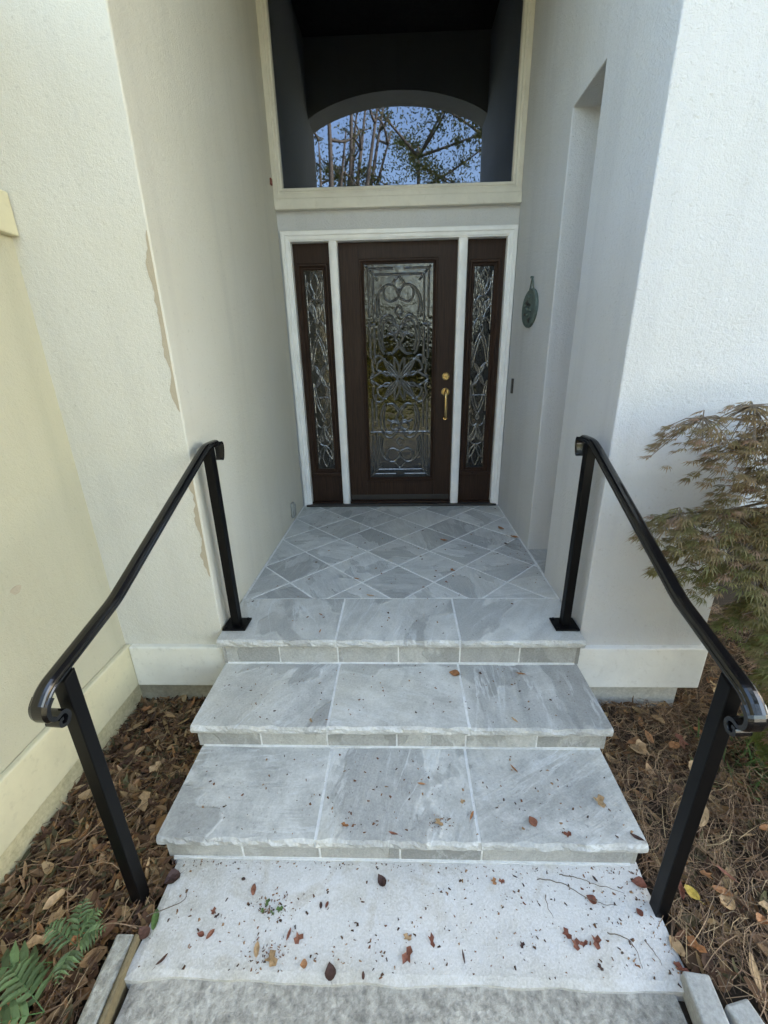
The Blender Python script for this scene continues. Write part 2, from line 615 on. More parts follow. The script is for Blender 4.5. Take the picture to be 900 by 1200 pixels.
# main body, wing, roofs
B('wall', M['stucco_cool_lit'], house, XRR - .004, 13.5, 1.2, 9, SOIL - .3, EAVE)
B('wall', M['stucco_warm_lit'], house, -6.5, XW, -6.6, 9, ZTB + .0105, 2.45, bevel=.006)
ov = 1.15
rf = MB()
rf.add([(-1.6, Y0 - ov, EAVE), (13.9, Y0 - ov, EAVE), (13.9, 9.4, EAVE), (-1.6, 9.4, EAVE), (1.5, 3.6, 7.9), (11.2, 3.6, 7.9),
        (-1.6, Y0 - ov, EAVE - .15), (13.9, Y0 - ov, EAVE - .15), (13.9, 9.4, EAVE - .15), (-1.6, 9.4, EAVE - .15)],
       [(0, 1, 5, 4), (1, 2, 5), (2, 3, 4, 5), (3, 0, 4), (6, 9, 8, 7), (0, 6, 7, 1), (1, 7, 8, 2), (2, 8, 9, 3), (3, 9, 6, 0)])
rf.build('roof', M['roof'], house)
rw = MB()
rw.add([(-6.8, -6.9, 2.45), (XW - .02, -6.9, 2.45), (XW - .02, Y0 - .004, 2.45), (-6.8, 9.3, 2.45), (XW - .12, 9.3, 2.45), (XW - .12, Y0 - .004, 2.45),
        (-4.1, -5.2, 3.1), (-4.1, 7.5, 3.1)],
       [(0, 1, 6), (1, 2, 7, 6), (2, 5, 7), (5, 4, 7), (4, 3, 7), (3, 0, 6, 7), (0, 3, 4, 5, 2, 1)])
rw.build('roof', M['roof'], house)
# bands, base trim, foundation
B('wall_band', M['trim_warm_lit'], house, XW, XW + .034, -6.6, Y0 - .003, 1.705, 1.842, bevel=.006)
B('base_trim', M['trim_warm_lit'], house, XW, XW + .030, -6.6, Y0 - .003, ZTB, ZT + .004, bevel=.007)
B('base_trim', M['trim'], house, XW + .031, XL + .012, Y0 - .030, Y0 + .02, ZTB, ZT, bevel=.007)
B('base_trim', M['trim_cool_lit'], house, XR - .008, XRR + .02, Y0 - .030, Y0 + .02, ZTB, ZT, bevel=.007)
B('base_trim', M['trim_cool_lit'], house, XRR, XRR + .02, Y0 + .0205, 1.2, ZTB, ZT, bevel=.007)
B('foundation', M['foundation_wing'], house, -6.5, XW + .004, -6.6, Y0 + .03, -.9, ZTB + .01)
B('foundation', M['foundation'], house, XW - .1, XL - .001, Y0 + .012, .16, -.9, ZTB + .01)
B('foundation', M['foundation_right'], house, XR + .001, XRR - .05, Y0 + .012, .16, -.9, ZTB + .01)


def patch(name, edge, y, mat, parent, seed):
    """thin irregular scar along the corner: list of (x_left, x_right, z)"""
    b = MB()
    n = len(edge)
    for i, (xa, xb, z) in enumerate(edge):
        b.v += [(xa, y, z), (xb, y, z)]
    for i in range(n - 1):
        b.f.append((2 * i, 2 * i + 1, 2 * i + 3, 2 * i + 2))
    b.v += [(p[0], y + .004, p[2]) for p in b.v[:2 * n]]
    o = 2 * n
    for i in range(n - 1):
        b.f += [(2 * i, 2 * i + 2, o + 2 * i + 2, o + 2 * i), (2 * i + 1, o + 2 * i + 1, o + 2 * i + 3, 2 * i + 3)]
    return b.build(name, mat, parent)


def scar(z0, z1, wl, seed):
    e = []
    n = 46
    for i in range(n):
        t = i / (n - 1)
        z = z0 + (z1 - z0) * t
        k = (min(1, t * 9) * min(1, (1 - t) * 9)) ** .6
        wd = wl * (.75 + .9 * noise.noise((z * 11, seed, 0)) + .4 * noise.noise((z * 40, seed, 3))) * k + .002
        e.append((XL - .006 - max(.002, wd), XL - .006, z))
    return e


patch('bare_patch', scar(1.715, 1.07, .021, 2.0), Y0 - .0015, M['bare'], house, 1)['label'] = 'tan strip of bare stucco along the corner'
patch('bare_patch', scar(.80, .30, .022, 7.0), Y0 - .0015, M['bare'], house, 2)['label'] = 'lower tan strip of bare stucco along the corner'
# small tan spot on the wing wall
sp = MB()
cy, cz = -2.33, .49
pts = [(XW + .0015, cy + .022 * math.cos(a) * (1 + .2 * math.sin(3 * a)), cz + .016 * math.sin(a)) for a in [i * math.pi / 8 for i in range(16)]]
sp.add(pts + [(XW - .002, p[1], p[2]) for p in pts], [tuple(range(16))] + [(i, (i + 1) % 16, (i + 1) % 16 + 16, i + 16) for i in range(16)])
sp.build('wall_stain', M['bare'], house)


# picture-frame style rings with a stepped profile
def ring(x0, x1, z0, z1, prof):
    """prof: list of (inset, y) from outside in; closed mitred ring"""
    b = MB()
    n = len(prof)
    for (ins, y) in prof:
        b.v += [(x0 + ins, y, z0 + ins), (x1 - ins, y, z0 + ins), (x1 - ins, y, z1 - ins), (x0 + ins, y, z1 - ins)]
    for i in range(n - 1):
        for k in range(4):
            k2 = (k + 1) % 4
            b.f.append((i * 4 + k, i * 4 + k2, (i + 1) * 4 + k2, (i + 1) * 4 + k))
    return b


# white casing, mullions, threshold
casing = thing  # (name kept free)
cs = MB()
prof = [(0, .01), (0, -.030), (.006, -.036), (.030, -.036), (.036, -.028), (.056, -.026), (.062, -.020), (.068, -.018), (.068, .09)]
x0, x1, zt = -.925, .826, 2.156
pts3 = []
for ins, y in prof:
    pts3.append([(x0 + ins, y, .004), (x0 + ins, y, zt - ins), (x1 - ins, y, zt - ins), (x1 - ins, y, .004)])
for i in range(len(prof)):
    cs.v += pts3[i]
for i in range(len(prof) - 1):
    for k in range(3):
        cs.f.append((i * 4 + k, i * 4 + k + 1, (i + 1) * 4 + k + 1, (i + 1) * 4 + k))
dcas = cs.build('door_casing', M['white'], house)
for a, bb in ((-.572, -.509), (.399, .466)):
    mu = MB()
    pr = [(a, .09), (a, -.006), (a + .008, -.012), (a + .024, -.016), (a + .039, -.016), (bb - .008, -.012), (bb, -.006), (bb, .09)]
    mu.prism([(p[0], p[1]) for p in pr], 2, .004, zt - .0685)
    mu.build('mullion', M['white'], house)
B('threshold', M['dark_plastic'], house, -.905, .806, -.045, .12, -.001, .018, bevel=.004)
B('threshold', M['wood'], house, -.508, .398, -.006, .10, .0185, .032, bevel=.004)

# ---- leaded glass patterns (local u across, v up, metres, centre 0)
DW = M['wood']


def leaf_shape(p, q, wdt, n=7):
    """two bowed curves from p to q"""
    p, q = Vector((p[0], p[1], 0)), Vector((q[0], q[1], 0))
    d = q - p
    nn = Vector((-d.y, d.x, 0)).normalized() * wdt
    return [[tuple(p + d * (i / n) + nn * math.sin(math.pi * i / n) * s)[:2] for i in range(n + 1)] for s in (1, -1)]


def sm(pts, n=4):
    return [(p.x, p.y) for p in catmull([Vector((a, b, 0)) for a, b in pts], n)]


def circ(cx, cy, rx, ry=None, a0=0, a1=360, n=14):
    ry = ry or rx
    return [(cx + rx * math.cos(R(a0 + (a1 - a0) * i / n)), cy + ry * math.sin(R(a0 + (a1 - a0) * i / n))) for i in range(n + 1)]


def door_pattern():
    h = []
    hw, hh = .267, .851
    # upper half, right side; mirrored to four quadrants
    q = []
    q.append([(.200, .0 + .12), (.200, .40)])
    q.append([(.200, .44), (.200, hh - .075)])
    q.append([(.235, .16), (.235, .44)])
    q.append([(.235, .47), (.235, hh - .04)])
    q.append([(0, hh - .075), (.20, hh - .075)])
    q.append([(.04, hh - .035), (.235, hh - .035)])
    q.append([(.200, hh - .075), (.250, hh - .018)])
    q.append([(.16, hh - .12), (.200, hh - .075)])
    q.append(sm([(0, .765), (.028, .735), (.045, .712), (.028, .685), (0, .660)]))
    q.append(sm([(0, .615), (.012, .66), (.045, .700), (.095, .700), (.118, .655), (.105, .605), (.065, .585), (.025, .600), (0, .615)]))
    q.append(sm([(.118, .690), (.150, .640), (.160, .560), (.150, .490)]))
    q.append(sm([(.095, .700), (.140, .672), (.175, .600), (.180, .520), (.165, .470)]))
    q.append(sm([(0, .560), (.020, .535), (.030, .510), (.012, .495), (0, .480)]))
    q.append(sm([(0, .400), (.030, .430), (.048, .470), (.085, .490), (.130, .470), (.160, .400), (.165, .310), (.145, .235), (.120, .195)]))
    q.append(sm([(.020, .400), (.050, .440), (.085, .455), (.115, .435), (.135, .370), (.138, .300), (.120, .225)]))
    q.append(sm([(0, .385), (.020, .405), (.050, .420), (.075, .400), (.070, .370), (.040, .355), (.020, .370)]))
    q.append(sm([(0, .385), (.035, .340), (.075, .350), (.110, .330)]))
    q.append(sm([(0, .370), (.030, .320), (.010, .275), (.035, .235), (.055, .205)]))
    q.append(sm([(0, .255), (.025, .225), (.060, .200), (.105, .205)]))
    q += leaf_shape((.005, .008), (.125, .150), .022)
    q.append([(.005, .008), (.125, .150)])
    q.append(sm([(.125, .150), (.160, .185), (.205, .170), (.225, .110), (.215, .050), (.240, .018)]))
    q.append(sm([(.110, .160), (.150, .150), (.180, .120), (.185, .075), (.150, .060)]))
    q.append(sm([(.010, .002), (.060, .035), (.110, .030), (.150, .055), (.200, .030), (.240, .006)]))
    q.append(sm([(.060, .020), (.090, .050), (.130, .060)]))
    q += leaf_shape((.0, .010), (.040, .170), .018)
    for c in q:
        for sx in (1, -1):
            for sz in (1, -1):
                h.append([(sx * a, sz * b) for a, b in c])
    # medallion and straight cross bars only once
    h.append(circ(0, 0, .018))
    h.append([(-.255, -.44), (-.15, -.44)])
    h.append([(.255, -.44), (.15, -.44)])
    h.append([(-.14, -.44), (.14, -.44)])
    h.append([(-.255, .42), (-.19, .42)])
    h.append([(.255, .42), (.19, .42)])
    return h


def side_pattern():
    q = []
    hh = .785
    q.append([(.066, .05), (.066, .30)])
    q.append([(.066, .36), (.066, hh - .03)])
    q += leaf_shape((.0, hh - .17), (.0, hh - .01), .030)
    q += leaf_shape((.008, hh - .20), (.055, hh - .08), .016)
    q.append(sm([(0, hh - .20), (.035, hh - .21), (.058, hh - .25), (.045, hh - .29)]))
    q += leaf_shape((.0, hh - .36), (.045, hh - .22), .014)
    q += leaf_shape((.004, hh - .38), (.020, hh - .24), .012)
    q.append(sm([(0, hh - .38), (.030, hh - .36), (.060, hh - .40), (.066, hh - .45)]))
    q.append(sm([(0, hh - .41), (.012, hh - .43), (0, hh - .46)]))
    q.append(sm([(.0, .325), (.030, .27), (.052, .20), (.064, .12)]))
    q.append(sm([(.0, .290), (.022, .23), (.040, .16), (.060, .06)]))
    q.append(sm([(.066, .10), (.030, .06), (.010, .0)]))
    q += leaf_shape((.0, .0), (.040, .085), .012)
    for c in list(q):
        pass
    h = []
    for c in q:
        for sx in (1, -1):
            for sz in (1, -1):
                h.append([(sx * a, sz * b) for a, b in c])
    h.append([(-.07, -.17), (.07, -.17)])
    return h


def glass_unit(parent, x0, x1, z0, z1, y, pattern, wid):
    cx, cz = (x0 + x1) / 2, (z0 + z1) / 2
    B('glass_pane', M['door_glass'], parent, x0 - .006, x1 + .006, y, y + .006, z0 - .006, z1 + .006)
    rr = random.Random(5)
    lead = MB()
    for c in pattern:
        mb = MB()
        P = [(cx + a, y - .001, cz + b) for a, b in c]
        mb.tube(P, [wid * (.85 + .3 * rr.random())] * len(P), 4, True, .5, (0, 1, 0))
        lead.tube([(a, y - .0005, c2) for a, _, c2 in P], wid * 1.5, 4, True, .12, (0, 1, 0))
        o = mb.build('glass_bevel', M['bevel'], parent)
    tag(lead.build('lead_came', M['lead'], parent), kind='stuff')


# front door
door = MB()
dy0, dy1 = .045, .09
dx0, dx1, dz0, dz1 = -.507, .397, .034, 2.086
gx0, gx1, gz0, gz1 = -.354, .252, .213, 1.974      # outer edge of the glass moulding
door.box(dx0, gx0, dy0, dy1, dz0, dz1).box(gx1, dx1, dy0, dy1, dz0, dz1)
door.box(gx0 + .0005, gx1 - .0005, dy0 + .001, dy1, gz1, dz1).box(gx0 + .0005, gx1 - .0005, dy0 + .001, dy1, dz0, gz0)
front_door = door.build('front_door', DW, house)
front_door['label'] = 'dark mahogany front door with leaded glass panel'
mp = [(-.002, dy0 + .004), (-.002, dy0 - .006), (.004, dy0 - .012), (.014, dy0 - .012), (.019, dy0 - .003), (.025, dy0 + .003), (.030, dy0 + .002), (.036, dy0 + .012), (.036, dy0 + .02)]
ring(gx0, gx1, gz0, gz1, mp).build('moulding', DW, front_door, smooth=False)
glass_unit(front_door, -.320, .218, .248, 1.940, .056, door_pattern(), .0064)
B('door_sweep', M['dark_plastic'], front_door, dx0 + .01, dx1 - .01, dy0 - .006, dy0 - .0005, .040, .085, bevel=.002)
# lock and handle
lk = MB().tube([(.333, .046, 1.109), (.333, .036, 1.109), (.333, .031, 1.109)], [.031, .031, .024], 20)
lk.build('deadbolt', M['lever'], front_door, smooth=False)
MB().tube([(.333, .032, 1.109), (.333, .022, 1.109)], [.013, .012], 14).build('deadbolt', M['lever'], front_door)
pl = MB()
pl.tube([(.333, .046, .985), (.333, .037, .985), (.333, .032, .985)], [.034, .034, .026], 20)
pl.build('handle_plate', M['lever'], front_door)
hp = catmull([(.333, .04, .995), (.333, .005, .992), (.333, -.018, .960), (.333, -.024, .90), (.334, -.016, .83), (.336, .004, .785), (.336, .030, .770), (.336, .046, .768)], 6)
MB().tube(hp, [.008 + .004 * math.sin(math.pi * i / (len(hp) - 1)) for i in range(len(hp))], 10).build('door_handle', M['lever'], front_door, smooth=True)
MB().tube([(.336, .046, .768), (.336, .036, .768)], [.017, .014], 14).build('handle_plate', M['lever'], front_door)
th = catmull([(.333, .03, 1.005), (.333, .0, 1.012), (.333, -.02, 1.006)], 5)
MB().tube(th, [.007] * (len(th) - 3) + [.011, .011, .008], 8, True, .5).build('thumb_latch', M['lever'], front_door)

# sidelights
for (a, bb, mo, g, lab) in ((-.857, -.5725, (-.832, -.596), (-.786, -.636), 'left'), (.4665, .758, (.492, .727), (.540, .684), 'right')):
    sl = MB()
    z0, z1 = .0185, 2.0875
    mz0, mz1 = .285, 1.952
    sl.box(a, mo[0], dy0, dy1, z0, z1).box(mo[1], bb, dy0, dy1, z0, z1)
    sl.box(mo[0] + .0005, mo[1] - .0005, dy0 + .001, dy1, mz1, z1).box(mo[0] + .0005, mo[1] - .0005, dy0 + .001, dy1, z0, mz0)
    s_o = sl.build('sidelight', DW, house)
    mp2 = [(-.002, dy0 + .004), (-.002, dy0 - .008), (.004, dy0 - .014), (.016, dy0 - .014), (.022, dy0 - .004), (.028, dy0 + .002), (.034, dy0 + .002), (.044, dy0 + .012), (.044, dy0 + .02)]
    ring(mo[0], mo[1], mz0, mz1, mp2).build('moulding', DW, s_o)
    B('sill', DW, s_o, mo[0] - .012, mo[1] + .012, dy0 - .030, dy0 - .0145, mz0 - .012, mz0 + .016, bevel=.004)
    glass_unit(s_o, g[0], g[1], .338, 1.910, .056, side_pattern(), .0046)
B('door_sweep', M['wood'], house, -.856, -.573, .0, .0445, .019, .03)
B('door_sweep', M['wood'], house, .467, .757, .0, .0445, .019, .03)

# big window over the door
win = ring(-.945, XR - .003, 2.352, 3.97, [(0, .02), (0, -.028), (.030, -.030), (.034, -.022), (.044, -.020), (.050, -.026), (.064, -.024), (.070, -.010), (.070, .04)]).build('entry_window', M['cream'], house)
win['label'] = 'tall fixed window with cream frame reflecting trees'
B('window_pane', M['pane'], win, -.885, .77, .012, .018, 2.41, 3.91)
B('window_sill', M['cream'], win, XL + .001, XR - .001, -.048, .0, 2.283, 2.3515, bevel=.006)
B('rusty_clip', M['rust'], house, XL - .002, XL + .012, -.10, -.07, 2.42, 2.46, bevel=.004)

# foyer behind the glass
fo = MB()
fo.box(-2.6, -2.5, .16, 6, -.05, 4.2).box(2.5, 2.6, .16, 6, -.05, 4.2).box(-2.6, 2.6, 6, 6.1, -.05, 4.2)
fo.box(-2.5, 2.5, .16, 6, 4.1, 4.2).box(-2.5, 2.5, .16, 6, -.06, -.02)
fo.build('foyer_wall', M['interior'], house)
ch = thing('pendant_lamp', 'dark pendant lamp on a rod seen dimly through the window above the door', 'lamp', (-.07, 1.7, 4.1))
MB().tube([(-.07, 1.7, 4.1), (-.07, 1.7, 4.06), (-.07, 1.7, 4.03)], [.07, .07, .02], 16).build('canopy', M['dark_plastic'], ch)
MB().tube([(-.07, 1.7, 4.04), (-.07, 1.7, 2.85)], .008, 8).build('rod', M['dark_plastic'], ch)
MB().tube([(-.07, 1.7, 2.86), (-.07, 1.7, 2.80), (-.07, 1.7, 2.62), (-.07, 1.7, 2.58)], [.03, .10, .16, .15], 16).build('lamp_shade', M['dark_plastic'], ch)

# ------------------------------------------------------------------ landing tiles
landing = MB().box(XL, XR, YJ + .004, 0, -.3, -.0035).build('landing', M['grout'])
tag(landing, kind='structure')


def clip(poly, ax, lim, sign):
    out = []
    for i in range(len(poly)):
        a, b2 = poly[i], poly[(i + 1) % len(poly)]
        da, db = (a[ax] - lim) * sign, (b2[ax] - lim) * sign
        if da >= 0:
            out.append(a)
        if da * db < 0:
            t = da / (da - db)
            out.append((a[0] + (b2[0] - a[0]) * t, a[1] + (b2[1] - a[1]) * t))
    return out


def tile_mesh(poly, z1, z0, seed, ch=.0018):
    cx = sum(p[0] for p in poly) / len(poly)
    cy = sum(p[1] for p in poly) / len(poly)
    b = MB()
    n = len(poly)

    def sh(p, d):
        v = Vector((p[0] - cx, p[1] - cy))
        L = v.length
        v = v * ((L - d) / L)
        return (cx + v.x, cy + v.y)
    lo = [(p[0], p[1], z0) for p in poly]
    mid = [(p[0], p[1], z1 - ch) for p in poly]
    top = [(*sh(p, ch * 2), z1 + noise.noise((p[0] * 7, p[1] * 7, seed)) * .0012) for p in poly]
    b.v = lo + mid + top
    for i in range(n):
        j = (i + 1) % n
        b.f += [(i, j, n + j, n + i), (n + i, n + j, 2 * n + j, 2 * n + i)]
    b.f.append(tuple(range(2 * n, 3 * n)))
    return b


DG = .4335
gap = .0068
for i in range(-5, 6):
    for j in range(-9, 2):
        if (i + j) % 2:
            continue
        cx, cy = -.065 + i * DG / 2, -1.2 + DG / 2 * (j + 6)
        # tile centres sit on the half lattice
        cx += DG / 2
        h = DG / 2 - gap * 1.2
        poly = [(cx - h, cy), (cx, cy - h), (cx + h, cy), (cx, cy + h)]
        for ax, lim, sg in ((0, XL + .016, 1), (0, XR - .012, -1), (1, YJ + .012, 1), (1, -.048, -1)):
            poly = clip(poly, ax, lim, sg)
            if len(poly) < 3:
                break
        if len(poly) < 3:
            continue
        ar = abs(sum(poly[k][0] * poly[(k + 1) % len(poly)][1] - poly[(k + 1) % len(poly)][0] * poly[k][1] for k in range(len(poly)))) / 2
        if ar < .002:
            continue
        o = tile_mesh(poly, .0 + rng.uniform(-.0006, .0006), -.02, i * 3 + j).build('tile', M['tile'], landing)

# tiles inside the niche
for k, (ya, yb) in enumerate(((NY0 + .006, (NY0 + NY1) / 2 - .004), ((NY0 + NY1) / 2 + .004, NY1 - .006))):
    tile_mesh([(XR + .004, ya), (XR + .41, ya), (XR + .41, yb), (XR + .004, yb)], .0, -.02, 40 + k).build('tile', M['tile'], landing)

# ------------------------------------------------------------------ steps
steps = thing('entry_steps', 'three grey sandstone steps with rough cut nosings and pale grout', 'steps', (0, -2.3, Z4))


def tread(x0, x1, yb, yf, zt, seed, chipL=False, chipR=False):
    """flag with a rock-faced nosing: slightly wavy top, chipped front edge"""
    b = MB()
    nx, ny = 46, 12
    th = .042
    rows = []
    for i in range(nx + 1):
        x = x0 + (x1 - x0) * i / nx
        col = []
        chip = 1.5 * noise.noise((x * 16, seed, 1.3)) + .6 * noise.noise((x * 41, seed, 4.1))
        chip2 = noise.noise((x * 22, seed, 8.3)) + .6 * noise.noise((x * 60, seed, 2.2))
        chip3 = noise.noise((x * 19, seed, 15.3)) + .6 * noise.noise((x * 52, seed, 6.2))
        for j in range(ny + 1):
            y = yb + (yf + .010 - yb) * j / ny
            z = zt + .0020 * noise.noise((x * 4, y * 4, seed)) + .0012 * noise.noise((x * 13, y * 9, seed))
            if j == ny:
                y += .008 * chip
                z -= .0008
            col.append((x, y, z))
        col.append((x, yf + .003 + .0065 * chip2, zt - .010 + .005 * chip))
        col.append((x, yf + .001 + .008 * chip3, zt - .020 + .005 * chip2))
        col.append((x, yf + .004 + .004 * chip, zt - .032 + .003 * chip3))
        col.append((x, yf + .010 + .004 * chip2, zt - th))
        col.append((x, yb, zt - th))
        rows.append(col)
    k = len(rows[0])
    for r in rows:
        b.v += r
    for i in range(nx):
        for j in range(k):
            j2 = (j + 1) % k
            b.f.append((i * k + j, i * k + j2, (i + 1) * k + j2, (i + 1) * k + j))
    b.f.append(tuple(range(k))[::-1])
    b.f.append(tuple(nx * k + j for j in range(k)))
    return b


levels = [  # left, right, back, front, top z, joints, next z, riser joints
    (-.936, .823, YJ, YN1, 0.0, (-.360, .236), Z2, (-.646, -.357, -.059, .241, .530)),
    (-.924, .811, YN1 + .028, YN2, Z2, (-.350, .232), Z3, (-.646, -.361, -.065, .226, .522)),
    (-.905, .788, YN2 + .028, YN3, Z3, (-.344, .222), Z4, (-.622, -.341, -.051, .240)),
]
core = MB()
for li, (xl, xr, yb, yf, zt, js, zn, rj) in enumerate(levels):
    g = .0055
    xs = [xl, js[0], js[1], xr]
    for k in range(3):
        a = xs[k] + (g if k else 0)
        c = xs[k + 1] - (g if k < 2 else 0)
        t = tread(a, c, yb + (.006), yf, zt + rng.uniform(-.001, .001), li * 10 + k * 3.7).build('tread', M['stone'] if li else M['stone_porch_lit'], steps)
    yr = yf + .034            # riser face
    xa, xb = xl + .022, xr - .022
    xs = [xa] + list(rj) + [xb]
    for k in range(len(xs) - 1):
        a, c = xs[k] + (.0035 if k else 0), xs[k + 1] - (.0035 if k < len(xs) - 2 else 0)
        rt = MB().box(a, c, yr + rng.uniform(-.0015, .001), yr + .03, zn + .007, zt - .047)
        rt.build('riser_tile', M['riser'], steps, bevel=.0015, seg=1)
    core.box(xa + .0005, xb - .0005, yr + .0025, yb + .05 if li else YJ + .02, -.62, zt - .0445)
    # mortar showing between the flags
    for jx in js:
        core.box(jx - .0075, jx + .0075, yf + .010, yb + .004, zt - .0440, zt - .0022)
    core.box(xl + .02, xr - .02, yb - .006 if li == 0 else yb - .004, yb + .012, zt - .0435, zt - .0018)
    core.box(xa + .002, xb - .002, yr - .005, yr + .0255, zn - .0435 if li < 2 else -.55, zn + .003)
core.build('mortar', M['grout'], steps)
# cheek sides of the steps (parged blocks)
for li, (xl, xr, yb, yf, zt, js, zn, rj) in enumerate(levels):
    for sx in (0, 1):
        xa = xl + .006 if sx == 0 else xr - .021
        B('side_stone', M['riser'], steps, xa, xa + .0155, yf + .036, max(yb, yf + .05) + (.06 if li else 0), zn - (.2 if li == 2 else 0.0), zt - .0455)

# ------------------------------------------------------------------ hand rails
PROF = [(-.029, 0), (-.030, .006), (-.027, .010), (-.024, .0105), (-.0225, .014), (-.019, .0185), (-.012, .0225), (0, .024),
        (.012, .0225), (.019, .0185), (.0225, .014), (.024, .0105), (.027, .010), (.030, .006), (.029, 0), (.020, -.006), (-.020, -.006)]


def sweep(path, prof, scales=None):
    """sweep a profile (side, up) along a path lying in a near-vertical plane"""
    b = MB()
    n, k = len(path), len(prof)
    P = [Vector(p) for p in path]
    plan = (P[0] - P[-1])
    for i in range(n):
        t = (P[min(i + 1, n - 1)] - P[max(i - 1, 0)]).normalized()
        side = SIDE
        up = t.cross(side).normalized()
        if i == 0 and up.z < 0:
            pass
        sc = scales[i] if scales else 1
        for (a, h) in prof:
            b.v.append(tuple(P[i] + side * (a * sc) + up * (h * sc)))
    for i in range(n - 1):
        for j in range(k):
            j2 = (j + 1) % k
            b.f.append((i * k + j, i * k + j2, (i + 1) * k + j2, (i + 1) * k + j))
    b.f.append(tuple(range(k)))
    b.f.append(tuple((n - 1) * k + j for j in range(k)))
    return b


def chaikin(pts, n):
    P = [Vector(p) for p in pts]
    for _ in range(n):
        Q = [P[0]]
        for a, c in zip(P[:-1], P[1:]):
            Q += [a.lerp(c, .25), a.lerp(c, .75)]
        P = Q + [P[-1]]
    return P


def handrail(top, bot, label):
    global SIDE
    hr = thing('handrail', label, 'handrail', (bot[0], bot[1], SOIL))
    (tx, ty), (bx, by) = top, bot
    d = Vector((bx - tx, by - ty, 0))
    L = d.length
    d.normalize()
    SIDE = Vector((-d.y, d.x, 0)) * -1
    SIDE = Vector((0, 0, 1)).cross(d) * -1

    def at(s, z):
        return Vector((tx + d.x * s, ty + d.y * s, z))
    s2 = L
    kn = [(-.070, .914), (.012, .914), (.05, .899), (.70, .576), (s2 + .052, .494), (s2 + .080, .464)]
    pts = []
    for (a, za), (c, zc) in zip(kn[:-1], kn[1:]):
        m_ = max(1, int((c - a) / .05))
        pts += [at(a + (c - a) * q / m_, za + (zc - za) * q / m_) for q in range(m_)]
    pts.append(at(*kn[-1]))
    path = chaikin(pts, 3)
    t0 = (path[1] - path[0])
    if t0.cross(SIDE).z < 0:
        SIDE = -SIDE
    sweep(path, [(a * .82, h * .86) for a, h in PROF]).build('top_rail', M['iron'], hr, smooth=False)
    # curled tongue at the upper end
    up = catmull([at(-.068, .926), at(-.092, .922), at(-.104, .900), at(-.102, .868), at(-.094, .842), at(-.084, .838), at(-.078, .846)], 5)
    strip = [(-.026, 0), (.026, 0), (.026, -.008), (-.026, -.008)]
    if (up[1] - up[0]).cross(SIDE).z < 0:
        strip = [(a, -h) for a, h in strip]
    sweep(up, strip, [1 - .45 * i / (len(up) - 1) for i in range(len(up))]).build('rail_end_curl', M['iron'], hr)
    # volute at the lower end
    low = catmull([at(s2 + .066, .480), at(s2 + .084, .460), at(s2 + .086, .434), at(s2 + .072, .418), at(s2 + .054, .420), at(s2 + .042, .414), at(s2 + .036, .396), at(s2 + .048, .380), at(s2 + .064, .386), at(s2 + .062, .400), at(s2 + .052, .400)], 5)
    strip2 = [(-.026, .006), (-.014, .010), (.014, .010), (.026, .006), (.026, -.006), (-.026, -.006)]
    sweep(low, strip2, [1 - .25 * i / (len(low) - 1) for i in range(len(low))]).build('rail_end_curl', M['iron'], hr)
    ang = math.atan2(d.y, d.x)

    def post(s, z0, z1, w):
        b = MB()
        h = w / 2
        c = at(s, 0)
        e1, e2 = d * h, SIDE * h
        q = [c - e1 - e2, c + e1 - e2, c + e1 + e2, c - e1 + e2]
        sl = -.36 if s > .3 else -.1
        b.v = [(p.x, p.y, z0) for p in q] + [(p.x, p.y, z1 + sl * ((p - c).dot(d))) for p in q]
        b.f = [(0, 3, 2, 1), (4, 5, 6, 7), (0, 1, 5, 4), (1, 2, 6, 5), (2, 3, 7, 6), (3, 0, 4, 7)]
        return b.build('post', M['iron_flat'], hr, bevel=.003)
    post(0, .006, .910, .040)
    post(s2, SOIL - .15, .496, .040)
    c = at(0, 0)
    pb = MB()
    pb.box(c.x - .058, c.x + .058, c.y - .052, c.y + .052, .003, .012)
    pb.build('base_plate', M['iron_flat'], hr, bevel=.002)
    for sx in (-1, 1):
        for sy in (-1, 1):
            MB().tube([(c.x + sx * .043, c.y + sy * .038, .012), (c.x + sx * .043, c.y + sy * .038, .018)], .007, 6).build('bolt', M['iron_flat'], hr)
    return hr


handrail((-.878, -1.850), (-.937, -2.772), 'black iron handrail on the left side of the steps')
handrail((.765, -1.850), (.790, -2.782), 'black iron handrail on the right side beside the maple')

# ------------------------------------------------------------------ small things on the porch
pq = thing('wall_plaque', 'green verdigris oval plaque hanging by a cord on the right porch wall', 'plaque', (XR, -.52, 1.40))
pb = MB()
n = 28
cy, cz, ry, rz = -.52, 1.555, .165, .118
for x, s in ((XR - .001, 1.0), (XR - .012, 1.0), (XR - .020, .93), (XR - .016, .86)):
    pb.v += [(x, cy + ry * s * math.cos(2 * math.pi * i / n), cz + rz * s * math.sin(2 * math.pi * i / n)) for i in range(n)]
for k in range(3):
    for i in range(n):
        j = (i + 1) % n
        pb.f.append((k * n + i, k * n + j, (k + 1) * n + j, (k + 1) * n + i))
pb.f.append(tuple(3 * n + i for i in range(n)))
pb.build('plaque_disc', M['verdigris'], pq)
for k in range(9):
    a = k * 2.4
    rr_ = .022 + .0085 * k
    c = Vector((XR - .018, cy + rr_ * math.cos(a), cz + rr_ * math.sin(a)))
    MB().tube([c + Vector((0, -.016 * math.cos(a + 1), -.016 * math.sin(a + 1))), c + Vector((-.006, 0, 0)), c + Vector((0, .016 * math.cos(a + 1), .016 * math.sin(a + 1)))], [.004, .010, .004], 6).build('relief_leaf', M['dark_plastic'] if k % 2 else M['verdigris'], pq)
for sy in (-1, 1):
    MB().tube([(XR - .008, cy + sy * .045, cz + .105), (XR - .008, cy, cz + .185)], .005, 6).build('hanging_cord', M['verdigris'], pq)
